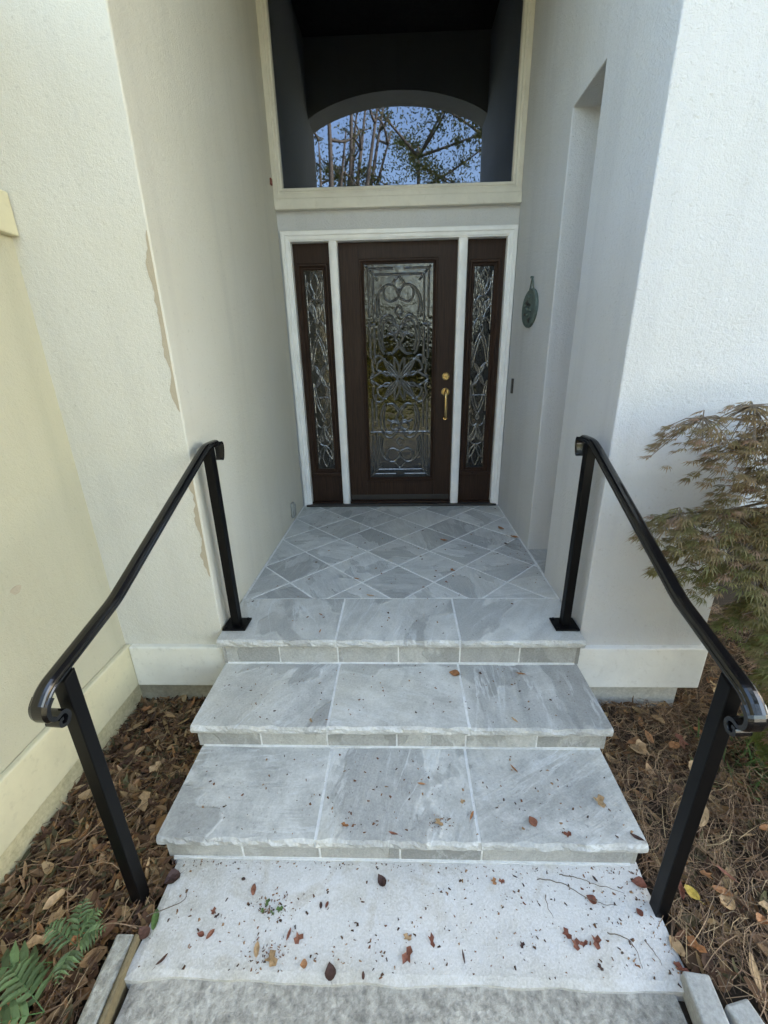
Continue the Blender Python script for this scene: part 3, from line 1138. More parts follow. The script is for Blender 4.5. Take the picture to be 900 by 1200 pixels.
MB().tube([(XR, cy, cz + .183), (XR - .02, cy, cz + .185)], .007, 8).build('nail', M['verdigris'], pq)

tag(B('doorbell', M['dark_plastic'], None, XR - .014, XR + .001, -.222, -.190, .985, 1.095, bevel=.004),
    'slim dark doorbell on the right porch wall near the door casing', 'doorbell')
oc = thing('outlet_cover', 'small grey weatherproof outlet cover low on the left porch wall', 'outlet', (XL, -.40, .03))
B('cover', M['grey_plastic'], oc, XL - .001, XL + .022, -.435, -.365, .035, .165, bevel=.012)
B('cover_lid', M['grey_plastic'], oc, XL + .022, XL + .030, -.425, -.375, .05, .15, bevel=.004)

# ------------------------------------------------------------------ edging stones by the walkway
es = rough_slab(-.10, .10, -.9, .10, -.12, 0, .025, .004, .008, 21)
e1 = es.build('edging_stone', M['edging'])
e1.scale = (.27, .5, 1)
e1.location = (-.912, -2.935, -.418)
e1.rotation_euler = (0, 0, R(3))
tag(e1, 'weathered pale stone edging beside the ferns', 'edging')
e2 = rough_slab(-.007, .007, -.55, .10, -.12, 0, .007, .001, .001, 5).build('timber_strip', M['timber'])
e2.location = (-.872, -2.985, -.414)
e2.rotation_euler = (0, 0, R(4))
tag(e2, 'thin brown timber strip between stone edging and walkway', 'timber')
for (x, y, a, lab) in ((.786, -3.045, -6, 'grey concrete paver lying along the walkway right edge'), (.890, -3.10, 12, 'grey concrete paver at the lower right corner, farther from the walkway')):
    p = MB().box(-.036, .036, -.10, .10, -.07, 0).build('edging_paver', M['paver'], bevel=.006)
    p.location = (x, y, -.402)
    p.rotation_euler = (0, 0, R(a))
    tag(p, lab, 'paver', 'grey pavers beside the walkway')

# ------------------------------------------------------------------ leaf litter and pine straw
LEAFC = [(.20, .115, .055), (.28, .175, .085), (.11, .06, .032), (.36, .24, .125), (.14, .075, .04), (.07, .038, .023), (.24, .125, .05), (.10, .085, .04)]
STRAWC = [(.18, .11, .062), (.25, .16, .09), (.12, .072, .043), (.32, .22, .125), (.08, .05, .032)]


def jit(c, r, a=.25):
    k = 1 + r.uniform(-a, a)
    return (c[0] * k, c[1] * k * (1 + r.uniform(-.06, .06)), c[2] * k, 1)


def hump(x, y):
    return .018 * noise.noise((x * 4, y * 4, 2)) + .010 * noise.noise((x * 11, y * 11, 5))


def curled_leaf(b, c, yaw, ln, wd, curl, tilt, col, r):
    """a dry leaf: 5 stations, midrib fold, rolled"""
    q = Matrix.Rotation(yaw, 3, 'Z') @ Matrix.Rotation(tilt, 3, 'X') @ Matrix.Rotation(r.uniform(-.5, .5), 3, 'Y')
    N = 4
    vs = []
    fold = r.uniform(.1, .6)
    for i in range(N + 1):
        t = i / N
        ww = wd * math.sin(math.pi * (t * .9 + .05)) ** .8
        z = curl * (2 * t - 1) ** 2 * ln
        yv = (t - .5) * ln
        for sgn in (-1, 0, 1):
            vs.append(c + q @ Vector((sgn * ww * .5, yv, z + abs(sgn) * fold * ww * .5)))
    fs = []
    for i in range(N):
        for k in range(2):
            a = i * 3 + k
            fs.append((a, a + 1, a + 4, a + 3))
    b.add(vs, fs, col)


def litter(area, n_leaf, n_straw, seed, zb, slim, r_leaf=(.03, .065), avoid=None):
    r = random.Random(seed)
    lb, sb = MB(), MB()
    x0, x1, y0, y1 = area
    for i in range(n_leaf):
        x, y = r.uniform(x0, x1), r.uniform(y0, y1)
        if avoid and avoid(x, y):
            continue
        ln = r.uniform(*r_leaf)
        wd = ln * (r.uniform(.14, .28) if r.random() < slim else r.uniform(.38, .6))
        c = Vector((x, y, zb + hump(x, y) + r.uniform(.0, .035)))
        curled_leaf(lb, c, r.uniform(0, 6.3), ln, wd, r.uniform(-.1, .35), r.uniform(-.5, .5), jit(r.choice(LEAFC), r, .35), r)
    for i in range(n_straw):
        x, y = r.uniform(x0, x1), r.uniform(y0, y1)
        if avoid and avoid(x, y):
            continue
        ln = r.uniform(.07, .17)
        yaw = r.gauss(1.2, .9)
        d = Vector((math.cos(yaw), math.sin(yaw), r.uniform(-.12, .12)))
        sd = Vector((-d.y, d.x, 0)) * .0009
        bow = Vector((-d.y, d.x, 0)) * r.uniform(-.03, .03)
        c = Vector((x, y, zb + hump(x, y) + r.uniform(.008, .050)))
        pts = []
        for k in range(4):
            t = k / 3 - .5
            pts.append(c + d * (t * ln) + bow * (1 - 4 * t * t) + Vector((0, 0, .010 * (1 - 4 * t * t))))
        pts = [p if not (avoid and avoid(p.x, p.y)) else pts[0] for p in pts]
        vs = []
        for p in pts:
            vs += [p - sd, p + sd + Vector((0, 0, .0006))]
        sb.add(vs, [(2 * k, 2 * k + 1, 2 * k + 3, 2 * k + 2) for k in range(3)], jit(r.choice(STRAWC), r, .3))
    return lb, sb


def avoid_left(x, y):
    if y > -2.62 and x > -.935:
        return True
    if y <= -2.62 and x > -.872 + .02 * noise.noise((y * 9, 1, 1)):
        return True
    if y < -2.88 and x > -.965:
        return True
    return False


def avoid_right(x, y):
    if y > -2.62 and x < .815:
        return True
    if y <= -2.62 and x < .80 + .02 * noise.noise((y * 9, 4, 1)):
        return True
    if y > -1.9 and x < 1.40:
        return True
    if y < -2.94 and x < .93:
        return True
    return False


la, sa = litter((-1.45, -.85, -3.9, -1.88), 7800, 900, 11, SOIL, .75, (.03, .07), avoid_left)
tag(la.build('leaf_litter', M['litter'], smooth=False, fix=False), 'brown dry leaves covering the left bed between wall and steps', 'leaf litter', kind='stuff')
tag(sa.build('pine_straw', M['straw'], fix=False), 'brown pine needles scattered through the left bed', 'pine straw', kind='stuff')
la, sa = litter((.79, 2.6, -3.9, -1.0), 6000, 19000, 12, SOIL, .45, (.03, .075), avoid_right)
tag(la.build('leaf_litter', M['litter'], fix=False), 'brown dry leaves lying on the right bed under the maple', 'leaf litter', kind='stuff')
tag(sa.build('pine_straw', M['straw'], fix=False), 'thick brown pine needles covering the right bed', 'pine straw', kind='stuff')


# ------------------------------------------------------------------ single fallen leaves
def leaf_mesh(kind, seed):
    r = random.Random(seed)
    b = MB()
    if kind == 'heart':
        out = [(0, -.5), (.22, -.42), (.42, -.22), (.45, .0), (.30, .28), (0, .55), (-.28, .26), (-.44, .02), (-.40, -.24), (-.2, -.44)]
    elif kind == 'oval':
        out = [(0, -.5), (.14, -.4), (.24, -.15), (.25, .1), (.15, .36), (0, .5), (-.15, .34), (-.24, .1), (-.23, -.15), (-.13, -.4)]
    elif kind == 'slim':
        out = [(0, -.5), (.07, -.35), (.12, -.1), (.11, .15), (.06, .38), (0, .5), (-.06, .36), (-.12, .15), (-.11, -.1), (-.06, -.36)]
    elif kind == 'lobed':
        out = [(0, -.55), (.06, -.3), (.32, -.38), (.22, -.12), (.48, .02), (.24, .10), (.28, .34), (.08, .26), (0, .55), (-.10, .26), (-.30, .32), (-.22, .08), (-.46, -.02), (-.22, -.12), (-.30, -.38), (-.06, -.3)]
    else:  # torn fragment
        out = [(-.05, -.5), (.2, -.35), (.12, -.1), (.35, .1), (.15, .45), (-.1, .2), (-.35, .3), (-.2, -.05), (-.32, -.25)]
    n = len(out)
    ax, ay = r.uniform(.4, 1.3), r.uniform(-.3, .6)

    def z(x, y):
        return ax * x * x + ay * y * y + .08 * noise.noise((x * 4, y * 4, seed)) + .06
    b.v = [(x, y, z(x, y)) for x, y in out] + [(x * .5, y * .5, z(x * .5, y * .5) - .02) for x, y in out] + [(0, 0, z(0, 0) - .03)]
    for i in range(n):
        j = (i + 1) % n
        b.f += [(i, j, n + j, n + i), (n + i, n + j, 2 * n)]
    if kind != 'torn':
        o = len(b.v)
        b.v += [(-.012, -.5, .02), (.012, -.5, .02), (.04, -.78, .05), (.025, -.78, .05)]
        b.f.append((o, o + 1, o + 2, o + 3))
    me = bpy.data.meshes.new('fallen_leaf')
    me.from_pydata(b.v, [], b.f)
    return me


LM = {}


def fallen(kind, mat, x, y, z, size, yaw, label, group=None, tilt=0.0):
    key = (kind, mat, int(x * 1000) % 3)
    if key not in LM:
        me = leaf_mesh(kind, len(LM) * 3 + 1)
        me.materials.append(M[mat])
        LM[key] = me
    o = bpy.data.objects.new('fallen_leaf', LM[key])
    COL.objects.link(o)
    o.location = (x, y, z + .0025)
    hsh = random.Random(int(x * 9973 + y * 7919))
    o.scale = (size * hsh.uniform(.7, 1.25), size * hsh.uniform(.8, 1.25), size * hsh.uniform(.5, 1.2))
    o.rotation_euler = (tilt, 0, yaw)
    return tag(o, label, 'leaf', group)


SLABG = 'small leaf bits on the pale slab'
slab_leaves = [
    ('heart', 'leaf_dark', -.116, -2.720, .040, .6, 'dark red-brown heart shaped leaf near the bottom riser, middle of slab'),
    ('oval', 'leaf_red', -.554, -2.750, .034, .2, 'upright orange-brown oval leaf on the left half of the slab'),
    ('heart', 'leaf_dark', -.850, -2.722, .062, 2.2, 'large dark leaf at the slab corner by the left rail post'),
    ('oval', 'leaf_green', -.848, -2.838, .052, .3, 'green oval leaf on the left edge of the slab'),
    ('heart', 'leaf_dark', -.866, -2.872, .045, 1.1, 'brown leaf at the slab left edge below the green leaf'),
    ('torn', 'leaf_red', -.667, -2.812, .022, .5, None), ('torn', 'leaf_dark', -.651, -2.825, .018, 2.5, None),
    ('heart', 'leaf_red', -.682, -2.873, .024, 1.4, None), ('oval', 'leaf_red', -.652, -2.871, .026, -.6, None),
    ('slim', 'leaf_dark', -.773, -2.935, .038, -.7, 'slim dark leaf near the slab front left corner'),
    ('oval', 'leaf_tan', -.493, -2.905, .040, .2, 'tan oval leaf beside crumbled leaf bits on slab'),
    ('torn', 'leaf_tan', -.440, -2.925, .045, .9, 'crumbled tan leaf near the front edge of the slab'),
    ('slim', 'leaf_red', -.403, -2.868, .042, -.2, 'narrow red-brown leaf left of centre on slab'),
    ('torn', 'leaf_red', -.369, -2.876, .036, -.4, None),
    ('heart', 'leaf_orange', -.340, -2.937, .022, 1.8, None),
    ('heart', 'leaf_dark', -.258, -2.952, .034, .3, 'dark triangular leaf close to the slab front edge'),
    ('torn', 'leaf_red', -.030, -2.912, .046, 2.8, 'forked red-brown leaf at the slab front middle'),
    ('torn', 'leaf_red', .047, -2.874, .038, .3, 'bright red-brown leaf bit right of the slab centre'),
    ('torn', 'leaf_tan', -.030, -2.868, .026, 1.3, None),
    ('torn', 'leaf_orange', .272, -2.712, .026, .4, None), ('torn', 'leaf_red', .298, -2.712, .022, 1.9, None),
    ('slim', 'leaf_dark', .347, -2.697, .026, 1.1, None),
    ('heart', 'leaf_red', .584, -2.760, .034, .9, 'round red-brown leaf on the right of the slab among twigs'),
    ('heart', 'leaf_red', .765, -2.712, .052, 1.3, 'large brown leaf at the slab corner by the right rail post'),
    ('torn', 'leaf_red', .470, -2.850, .034, .7, None), ('torn', 'leaf_red', .490, -2.874, .034, .0, None),
    ('torn', 'leaf_red', .512, -2.874, .030, 2.0, None), ('torn', 'leaf_red', .555, -2.868, .040, -.2, None),
    ('slim', 'leaf_dark', .140, -2.911, .030, .1, None), ('torn', 'leaf_dark', .324, -2.880, .024, -.4, None),
    ('torn', 'leaf_dark', .540, -2.926, .022, .7, None), ('heart', 'leaf_red', .724, -2.792, .026, .4, None),
    ('oval', 'leaf_tan', .792, -2.875, .060, .3, 'tan leaf at the right edge of the slab'),
    ('torn', 'leaf_red', .775, -2.925, .04, 1.2, None), ('oval', 'leaf_dark', -.16, -2.958, .020, .1, None),
    ('oval', 'leaf_dark', -.315, -2.79, .018, .2, None), ('oval', 'leaf_red', -.295, -2.788, .020, -.3, None),
    ('torn', 'leaf_green', -.495, -2.785, .022, .1, None), ('torn', 'leaf_green', -.450, -2.803, .026, 2.1, None), ('torn', 'leaf_green', -.470, -2.815, .018, 4.1, None),
    ('torn', 'leaf_green', -.505, -2.808, .018, 1.1, None),
    ('oval', 'leaf_dark', -.60, -2.72, .018, 1.4, None), ('oval', 'leaf_dark', .62, -2.70, .020, .5, None),
]
for (k, mt, x, y, sz, yw, lab) in slab_leaves:
    fallen(k, mt, x, y, Z4, sz, yw, lab or 'small torn brown leaf bit on the pale slab', None if lab else SLABG)
step_leaves = [
    ('torn', 'leaf_tan', .690, -2.530, Z3, .055, .2, 'pale tan torn leaf on the right flag of the bottom step'),
    ('torn', 'leaf_tan', .087, -2.615, Z3, .035, 1.0, 'crumbled tan leaf on the middle flag of the bottom step'),
    ('heart', 'leaf_red', .420, -2.607, Z3, .032, .3, 'brown leaf on the right flag of the bottom step'),
    ('torn', 'leaf_red', .527, -2.648, Z3, .030, 2.0, 'red-brown leaf bit near the bottom step nosing, right'),
    ('slim', 'leaf_orange', .405, -2.402, Z3, .038, .5, 'orange-brown leaf at the back of the bottom step, right'),
    ('slim', 'leaf_orange', .032, -2.471, Z3, .038, 1.4, 'orange-brown leaf on the middle flag of the bottom step'),
    ('slim', 'leaf_orange', .208, -2.588, Z3, .032, -.5, 'slim tan leaf beside the right grout joint of the bottom step'),
    ('torn', 'leaf_tan', .182, -2.537, Z3, .024, -.5, 'tan leaf bit above the slim tan leaf, bottom step'),
    ('torn', 'leaf_orange', -.248, -2.629, Z3, .026, 1.5, 'small orange leaf bit on the middle flag near left joint'),
    ('slim', 'leaf_red', -.074, -2.655, Z3, .034, 1.3, 'reddish slim leaf by the bottom step nosing, middle'),
    ('slim', 'leaf_dark', .760, -2.655, Z3, .045, 1.0, 'dark twig-like leaf at the right corner of the bottom step'),
    ('heart', 'leaf_orange', .208, -2.018, Z2, .042, 1.3, 'orange-brown leaf against the top riser on the middle step'),
    ('slim', 'leaf_orange', .519, -2.02, Z2, .050, 1.2, 'curved orange leaf against the top riser, right'),
    ('slim', 'leaf_tan', .424, -2.292, Z2, .034, .7, 'tan leaf near the middle step nosing, right'),
    ('torn', 'leaf_tan', -.425, -2.300, Z2, .024, .7, 'tan leaf bit near the middle step nosing, left'),
    ('torn', 'leaf_dark', .330, -2.015, Z2, .022, .7, 'dark leaf bit by the top riser on the middle step'),
    ('oval', 'leaf_orange', .266, -.816, 0, .075, 1.1, 'brown curled leaf on the landing tiles right of centre'),
    ('slim', 'leaf_orange', -.316, -1.380, 0, .045, 1.2, 'slim brown leaf on the landing tiles left of centre'),
    ('slim', 'leaf_tan', -.218, -1.575, 0, .060, 1.4, 'curved pale leaf at the joint of tiles and top step'),
    ('oval', 'leaf_orange', .728, -.595, 0, .060, .4, 'brown leaf on the landing beside the right wall'),
    ('oval', 'leaf_orange', .790, -.760, 0, .055, .9, 'brown leaf on the landing where the wall meets the niche'),
    ('torn', 'leaf_dark', .700, -.882, 0, .04, .9, 'dark leaf bit on the landing tiles near the niche'),
    ('slim', 'leaf_orange', -.467, -1.761, 0, .030, .9, 'tiny orange leaf on the left flag of the top step'),
    ('slim', 'leaf_orange', -.445, -1.905, 0, .034, -.1, 'small brown leaf near the top step nosing, left'),
    ('torn', 'leaf_orange', .276, -1.275, 0, .035, .9, 'brown leaf bit on the landing tiles, right of centre'),
    ('torn', 'leaf_red', .224, -1.424, 0, .03, .9, 'red-brown leaf bit on the front landing tiles'),
]
for (k, mt, x, y, z, sz, yw, lab) in step_leaves:
    fallen(k, mt, x, y, z + .002, sz, yw, lab)
r = random.Random(31)
for i in range(34):     # larger dry leaves lying on top of the two beds
    while True:
        x, y = r.uniform(.83, 1.75), r.uniform(-3.0, -1.93)
        if not avoid_right(x, y):
            break
    fallen(r.choice(['heart', 'oval', 'oval', 'torn', 'slim']), r.choice(['leaf_tan', 'leaf_orange', 'leaf_tan', 'leaf_red']), x, y, SOIL + .045 + hump(x, y), r.uniform(.045, .085), r.uniform(0, 6), 'dry curled leaf lying on the pine straw of the right bed', 'dry leaves on the right bed', r.uniform(-.4, .4))
fallen('oval', 'leaf_yellow', .915, -2.745, SOIL + .05, .055, .5, 'yellow oval leaf on the pine straw right of the rail post')
for i in range(22):
    while True:
        x, y = r.uniform(-1.40, -.9), r.uniform(-3.05, -1.95)
        if not avoid_left(x, y):
            break
    fallen(r.choice(['oval', 'slim', 'oval', 'slim', 'torn']), r.choice(['leaf_tan', 'leaf_orange', 'leaf_tan', 'leaf_red']), x, y, SOIL + .04 + hump(x, y), r.uniform(.045, .08), r.uniform(0, 6), 'dry curled leaf lying on the litter of the left bed', 'dry leaves on the left bed', r.uniform(-.4, .4))

# twigs on the slab
for pts, lab in (([(.42, -2.705), (.50, -2.715), (.56, -2.75), (.62, -2.775), (.66, -2.775)], 'long thin twig curving across the slab, right'),
                 ([(.50, -2.69), (.56, -2.70), (.61, -2.715), (.70, -2.74)], 'thin forked twig near the bottom riser, right'),
                 ([(.60, -2.845), (.65, -2.86), (.665, -2.89), (.66, -2.93)], 'bent twig near the right front of the slab'),
                 ([(.70, -2.86), (.715, -2.89), (.722, -2.92)], 'short straight twig by the slab right edge'),
                 ([(.436, -2.75), (.430, -2.78), (.442, -2.81)], 'short upright brown twig on the slab, right of centre'),
                 ([(-.88, -2.83), (-.80, -2.80), (-.775, -2.775), (-.79, -2.75)], 'thin looped stem over the left edge of the slab')):
    P = catmull([Vector((a, b, Z4 + .004 + .003 * (k % 2))) for k, (a, b) in enumerate(pts)], 5)
    P = [p + Vector((noise.noise(p * 60), noise.noise(p * 60 + Vector((9, 0, 0))), 0)) * .006 for p in P]
    tag(MB().tube(P, [.0015 - .0009 * i / (len(P) - 1) for i in range(len(P))], 5).build('twig', M['bark']), lab, 'twig', 'twigs on the slab')

# crumbs
cr = MB()
r = random.Random(77)


def crumb(x, y, z, s):
    a = r.uniform(0, 6.3)
    e = r.uniform(.25, .8)
    c, sn = math.cos(a), math.sin(a)
    q = [(-s, -s * e * .5), (s, -s * e), (s * .7, s * e), (-s * .8, s * e * .7)]
    vs = [(x + c * u - sn * v, y + sn * u + c * v, z + .0022) for u, v in q] + [(x + s * .1, y, z + .0022 + s * .5)]
    k = r.choice([(.09, .05, .03), (.06, .035, .023), (.18, .085, .05), (.24, .13, .07), (.14, .075, .042), (.32, .20, .11)])
    cr.add(vs, [(0, 1, 4), (1, 2, 4), (2, 3, 4), (3, 0, 4)], (*k, 1))


for i in range(300):
    x = r.uniform(-.84, .77)
    if r.random() < .35:
        x = r.gauss(.35, .25)
    if not -.85 < x < .78:
        continue
    y = r.uniform(-2.96, -2.66)
    crumb(x, y, Z4, r.choice([.001, .0014, .0018, .0022, .003]))
for i in range(230):     # flat brown fragments, thicker towards the right and in drifts
    if r.random() < .6:
        cx_, cy_ = r.choice([(.50, -2.86), (.35, -2.74), (.62, -2.72), (.12, -2.76), (-.15, -2.86), (-.66, -2.85), (.70, -2.90), (-.38, -2.87)])
        x, y = r.gauss(cx_, .08), r.gauss(cy_, .035)
    else:
        x, y = r.uniform(-.83, .77), r.uniform(-2.965, -2.66)
    if -.85 < x < .78 and -2.965 < y < -2.66:
        crumb(x, y, Z4, r.uniform(.002, .0065))
for i in range(160):     # drift against the bottom riser and the right edge
    crumb(r.uniform(-.85, .78), -2.662 - abs(r.gauss(0, .012)), Z4, r.uniform(.0012, .004))
    if r.random() < .4:
        crumb(.775 - abs(r.gauss(0, .05)), r.uniform(-2.96, -2.66), Z4, r.uniform(.001, .005))
for i in range(90):
    crumb(r.gauss(-.478, .035), r.gauss(-2.80, .02), Z4, r.uniform(.0015, .005))
for i in range(70):
    crumb(r.gauss(-.45, .035), r.gauss(-2.92, .015), Z4, r.uniform(.0015, .005))
for i in range(300):
    crumb(r.uniform(-.87, .76), r.uniform(YN3 + .02, YN2 + .02), Z3 + .001, r.choice([.0012, .0018, .0018, .0025, .004, .006]))
for i in range(240):
    crumb(r.uniform(-.89, .78), r.uniform(YN2 + .02, YN1 + .02), Z2 + .001, r.choice([.0012, .0018, .0018, .0025, .004, .006]))
for i in range(45):
    crumb(r.gauss(.087, .025), r.gauss(-2.615, .012), Z3 + .001, r.uniform(.0015, .004))
for i in range(200):
    crumb(r.uniform(-.89, .78), r.uniform(YN1 + .03, -.1), .0008, r.choice([.0015, .002, .003, .005, .008]))
for i in range(120):
    crumb(XR - .02 - abs(r.gauss(0, .12)), r.gauss(-.95, .22), .0008, r.choice([.002, .003, .005]))
tag(cr.build('leaf_crumbs', M['litter'], fix=False), 'tiny crumbs of leaf and bark scattered over slab and steps', 'debris', kind='stuff')


# ------------------------------------------------------------------ ferns
def fern(base, fronds, label, seed):
    f = thing('fern', label, 'fern', base, 'ferns in the left bed')
    r = random.Random(seed)
    for (yaw, ln, rise) in fronds:
        b = MB()
        d = Vector((math.cos(yaw), math.sin(yaw), 0))
        sd = Vector((-d.y, d.x, 0))
        N = 9
        B0 = Vector(base)
        spine = [B0 + d * (ln * t) + Vector((0, 0, rise * math.sin(t * 2.0))) for t in [i / N for i in range(N + 1)]]
        col = jit((.075, .14, .045), r, .25)
        for i in range(N):
            a, c = spine[i], spine[i + 1]
            b.add([a - sd * .0015, a + sd * .0015, c + sd * .001, c - sd * .001], [(0, 1, 2, 3)], col)
        for i in range(2, N + 1):
            t = i / N
            pl_ = ln * .40 * math.sin(math.pi * (.18 + .80 * t)) + .006
            for s in (-1, 1):
                dirv = (sd * s + d * .45 + Vector((0, 0, r.uniform(-.3, .05)))).normalized()
                wv = d * (pl_ * .24)
                p = spine[i]
                m1 = p + dirv * pl_ * .45 + Vector((0, 0, .004))
                tip = p + dirv * pl_ + Vector((0, 0, -.006))
                cc = jit((.125, .18, .075), r, .4)
                b.add([p - wv * .5, p + wv * .5, m1 + wv * .62, tip, m1 - wv * .62, m1 + Vector((0, 0, -.003))], [(0, 1, 5), (1, 2, 5), (2, 3, 5), (3, 4, 5), (4, 0, 5)], cc)
        b.build('frond', M['fernleaf'], f, fix=False)
    return f


fern((-1.035, -2.925, -.40), [(1.9, .10, .05), (.2, .09, .06), (-1.3, .10, .05), (2.9, .10, .05), (1.0, .08, .06)], 'green fern nearest the stone edging and rail post', 1)
fern((-1.075, -2.965, -.39), [(3.45, .19, .05), (4.2, .10, .04)], 'green fern with one long frond below the wing wall', 2)
fern((-1.02, -3.065, -.39), [(2.7, .16, .05), (3.6, .16, .05), (4.6, .14, .04)], 'green fern at the bottom left corner', 3)


# ------------------------------------------------------------------ laceleaf maple
def lace_leaf(b, c, out, size, col, r):
    """seven thin drooping lobes"""
    out = out.normalized()
    sd = out.cross(Vector((0, 0, 1)))
    if sd.length < .1:
        sd = Vector((1, 0, 0))
    sd.normalize()
    for k in range(7):
        a = (k - 3) * .36 + r.uniform(-.08, .08)
        ln = size * (1 - .10 * abs(k - 3)) * r.uniform(.85, 1.1)
        d = (out * math.cos(a) + sd * math.sin(a)).normalized()
        droop = r.uniform(.35, .75)
        wv = d.cross(Vector((0, 0, 1)))
        if wv.length < .05:
            wv = sd
        wv = wv.normalized() * (size * .045)
        p1 = c + d * ln * .45 + Vector((0, 0, -ln * .10 * droop))
        p2 = c + d * ln * .92 + Vector((0, 0, -ln * .55 * droop))
        q = jit(col, r, .12)
        b.add([c, p1 + wv, p1 - wv, p2], [(0, 1, 2), (1, 3, 2)], q)
        # serrated side teeth
        for s in (1, -1):
            m0 = c + d * ln * .35 + Vector((0, 0, -ln * .07 * droop))
            tip = m0 + d * ln * .26 + wv * (s * 3.2) + Vector((0, 0, -ln * .12))
            b.add([m0 + wv * (s * .4), tip, p1 + wv * (s * .5)], [(0, 1, 2)], q)


maple = thing('maple_shrub', 'bronze-green laceleaf maple drooping beside the right handrail', 'shrub', (1.62, -2.05, SOIL))
r = random.Random(4)
wb = MB()
trunk = catmull([(1.62, -2.05, SOIL - .05), (1.60, -2.08, -.2), (1.55, -2.06, .15), (1.60, -2.12, .5), (1.58, -2.1, .82)], 6)
wb.tube(trunk, [.034 - .018 * i / (len(trunk) - 1) for i in range(len(trunk))], 9)
wb.build('trunk', M['bark'], maple, smooth=True)
lf = MB()
br = MB()
# arching branch ends: (x, y, z, spread, leaves)
pads = [
    (1.02, -2.12, 1.05, .15, 22), (1.18, -2.12, 1.09, .17, 30), (1.34, -2.15, 1.08, .18, 34), (1.20, -2.15, .98, .18, 34), (1.36, -2.2, .97, .20, 44), (1.55, -2.15, 1.06, .22, 40),
    (1.22, -2.2, .86, .15, 34), (1.36, -2.25, .83, .20, 50), (1.55, -2.2, .85, .24, 50),
    (.99, -2.16, .705, .13, 26), (1.12, -2.2, .73, .16, 38), (1.26, -2.25, .70, .18, 44), (1.42, -2.3, .68, .2, 44),
    (1.05, -2.2, .60, .12, 20), (1.18, -2.3, .57, .15, 28), (1.34, -2.35, .52, .18, 42),
    (1.06, -2.22, .50, .07, 5), (1.24, -2.35, .44, .13, 24), (1.38, -2.40, .38, .17, 44), (1.55, -2.3, .42, .22, 50),
    (1.13, -2.58, .46, .09, 16), (1.08, -2.66, .46, .07, 10), (1.26, -2.55, .36, .14, 38), (1.42, -2.5, .22, .18, 44), (1.16, -2.70, .40, .08, 14), (1.26, -2.66, .24, .12, 30), (1.36, -2.62, .08, .14, 30), (1.45, -2.2, .98, .16, 34), (1.48, -2.3, .74, .16, 34), (1.44, -2.38, .56, .16, 34),
    (1.36, -2.45, .10, .13, 24), (1.54, -2.4, .06, .18, 40), (1.58, -2.3, -.14, .16, 30), (1.7, -2.3, .2, .25, 50), (1.85, -2.2, .5, .28, 50), (1.86, -2.15, .85, .28, 46), (1.85, -2.3, -.1, .26, 40),
]
for (px, py, pz, sp_, nl) in pads:
    # branch from the trunk
    k = min(range(len(trunk)), key=lambda i: abs(trunk[i].z - (pz - .12)))
    a = trunk[k]
    mid = (a + Vector((px, py, pz))) / 2 + Vector((0, 0, .07))
    cpt = catmull([a, mid, Vector((px, py, pz)), Vector((px - .10 * (1 if px < 1.6 else -1), py - .02, pz - .03))], 5)
    br.tube(cpt, [.008 - .0065 * i / (len(cpt) - 1) for i in range(len(cpt))], 5)
    for i in range(int(nl * 4.3)):
        an = r.uniform(0, 2 * math.pi)
        rad = sp_ * math.sqrt(r.random())
        x, y = px + rad * math.cos(an), py + rad * .75 * math.sin(an)
        z = pz - .9 * rad * rad / sp_ + r.uniform(-.03, .03)
        od = Vector((x - 1.62, y + 2.05, 0)).normalized() * .6 + Vector((math.cos(an), math.sin(an), 0)) * .7 + Vector((r.uniform(-.4, .4), r.uniform(-.4, .4), r.uniform(-.5, .2)))
        g = min(1, max(0, (pz - .1) / 1.0 + r.uniform(-.3, .3)))
        c0, c1 = (.125, .150, .034), (.290, .205, .105)
        c = tuple(c0[q] * (1 - g) + c1[q] * g for q in range(3))
        if r.random() < .12:
            c = (.34, .22, .135)
        lace_leaf(lf, Vector((x, y, z)), od, r.uniform(.034, .066), c, r)
        if i % 4 == 0:
            br.tube([Vector((px, py, pz)), (Vector((px, py, pz)) + Vector((x, y, z))) / 2 + Vector((0, 0, .012)), Vector((x, y, z))], [.0028, .0018, .001], 4)
lf.build('crown', M['foliage'], maple, fix=False)
br.build('branches', M['bark'], maple, fix=False)

# low green ground plant under the maple
gp = MB()
r = random.Random(9)
for i in range(420):
    x, y = r.gauss(1.62, .13), r.gauss(-2.28, .12)
    an = r.uniform(0, 6.28)
    d = Vector((math.cos(an) * .6, math.sin(an) * .6, r.uniform(.4, 1.0))).normalized()
    sd_ = Vector((-math.sin(an), math.cos(an), 0)) * .004
    c = Vector((x, y, SOIL))
    L = r.uniform(.06, .13)
    gp.add([c - sd_, c + sd_, c + d * L * .6 + sd_, c + d * L + Vector((math.cos(an), math.sin(an), -.3)) * .02, c + d * L * .6 - sd_], [(0, 1, 2, 4), (4, 2, 3)], jit((.07, .12, .03), r, .3))
tag(gp.build('ground_cover', M['fernleaf'], fix=False), 'low green ground cover under the maple on the right bed', 'ground cover', kind='stuff')


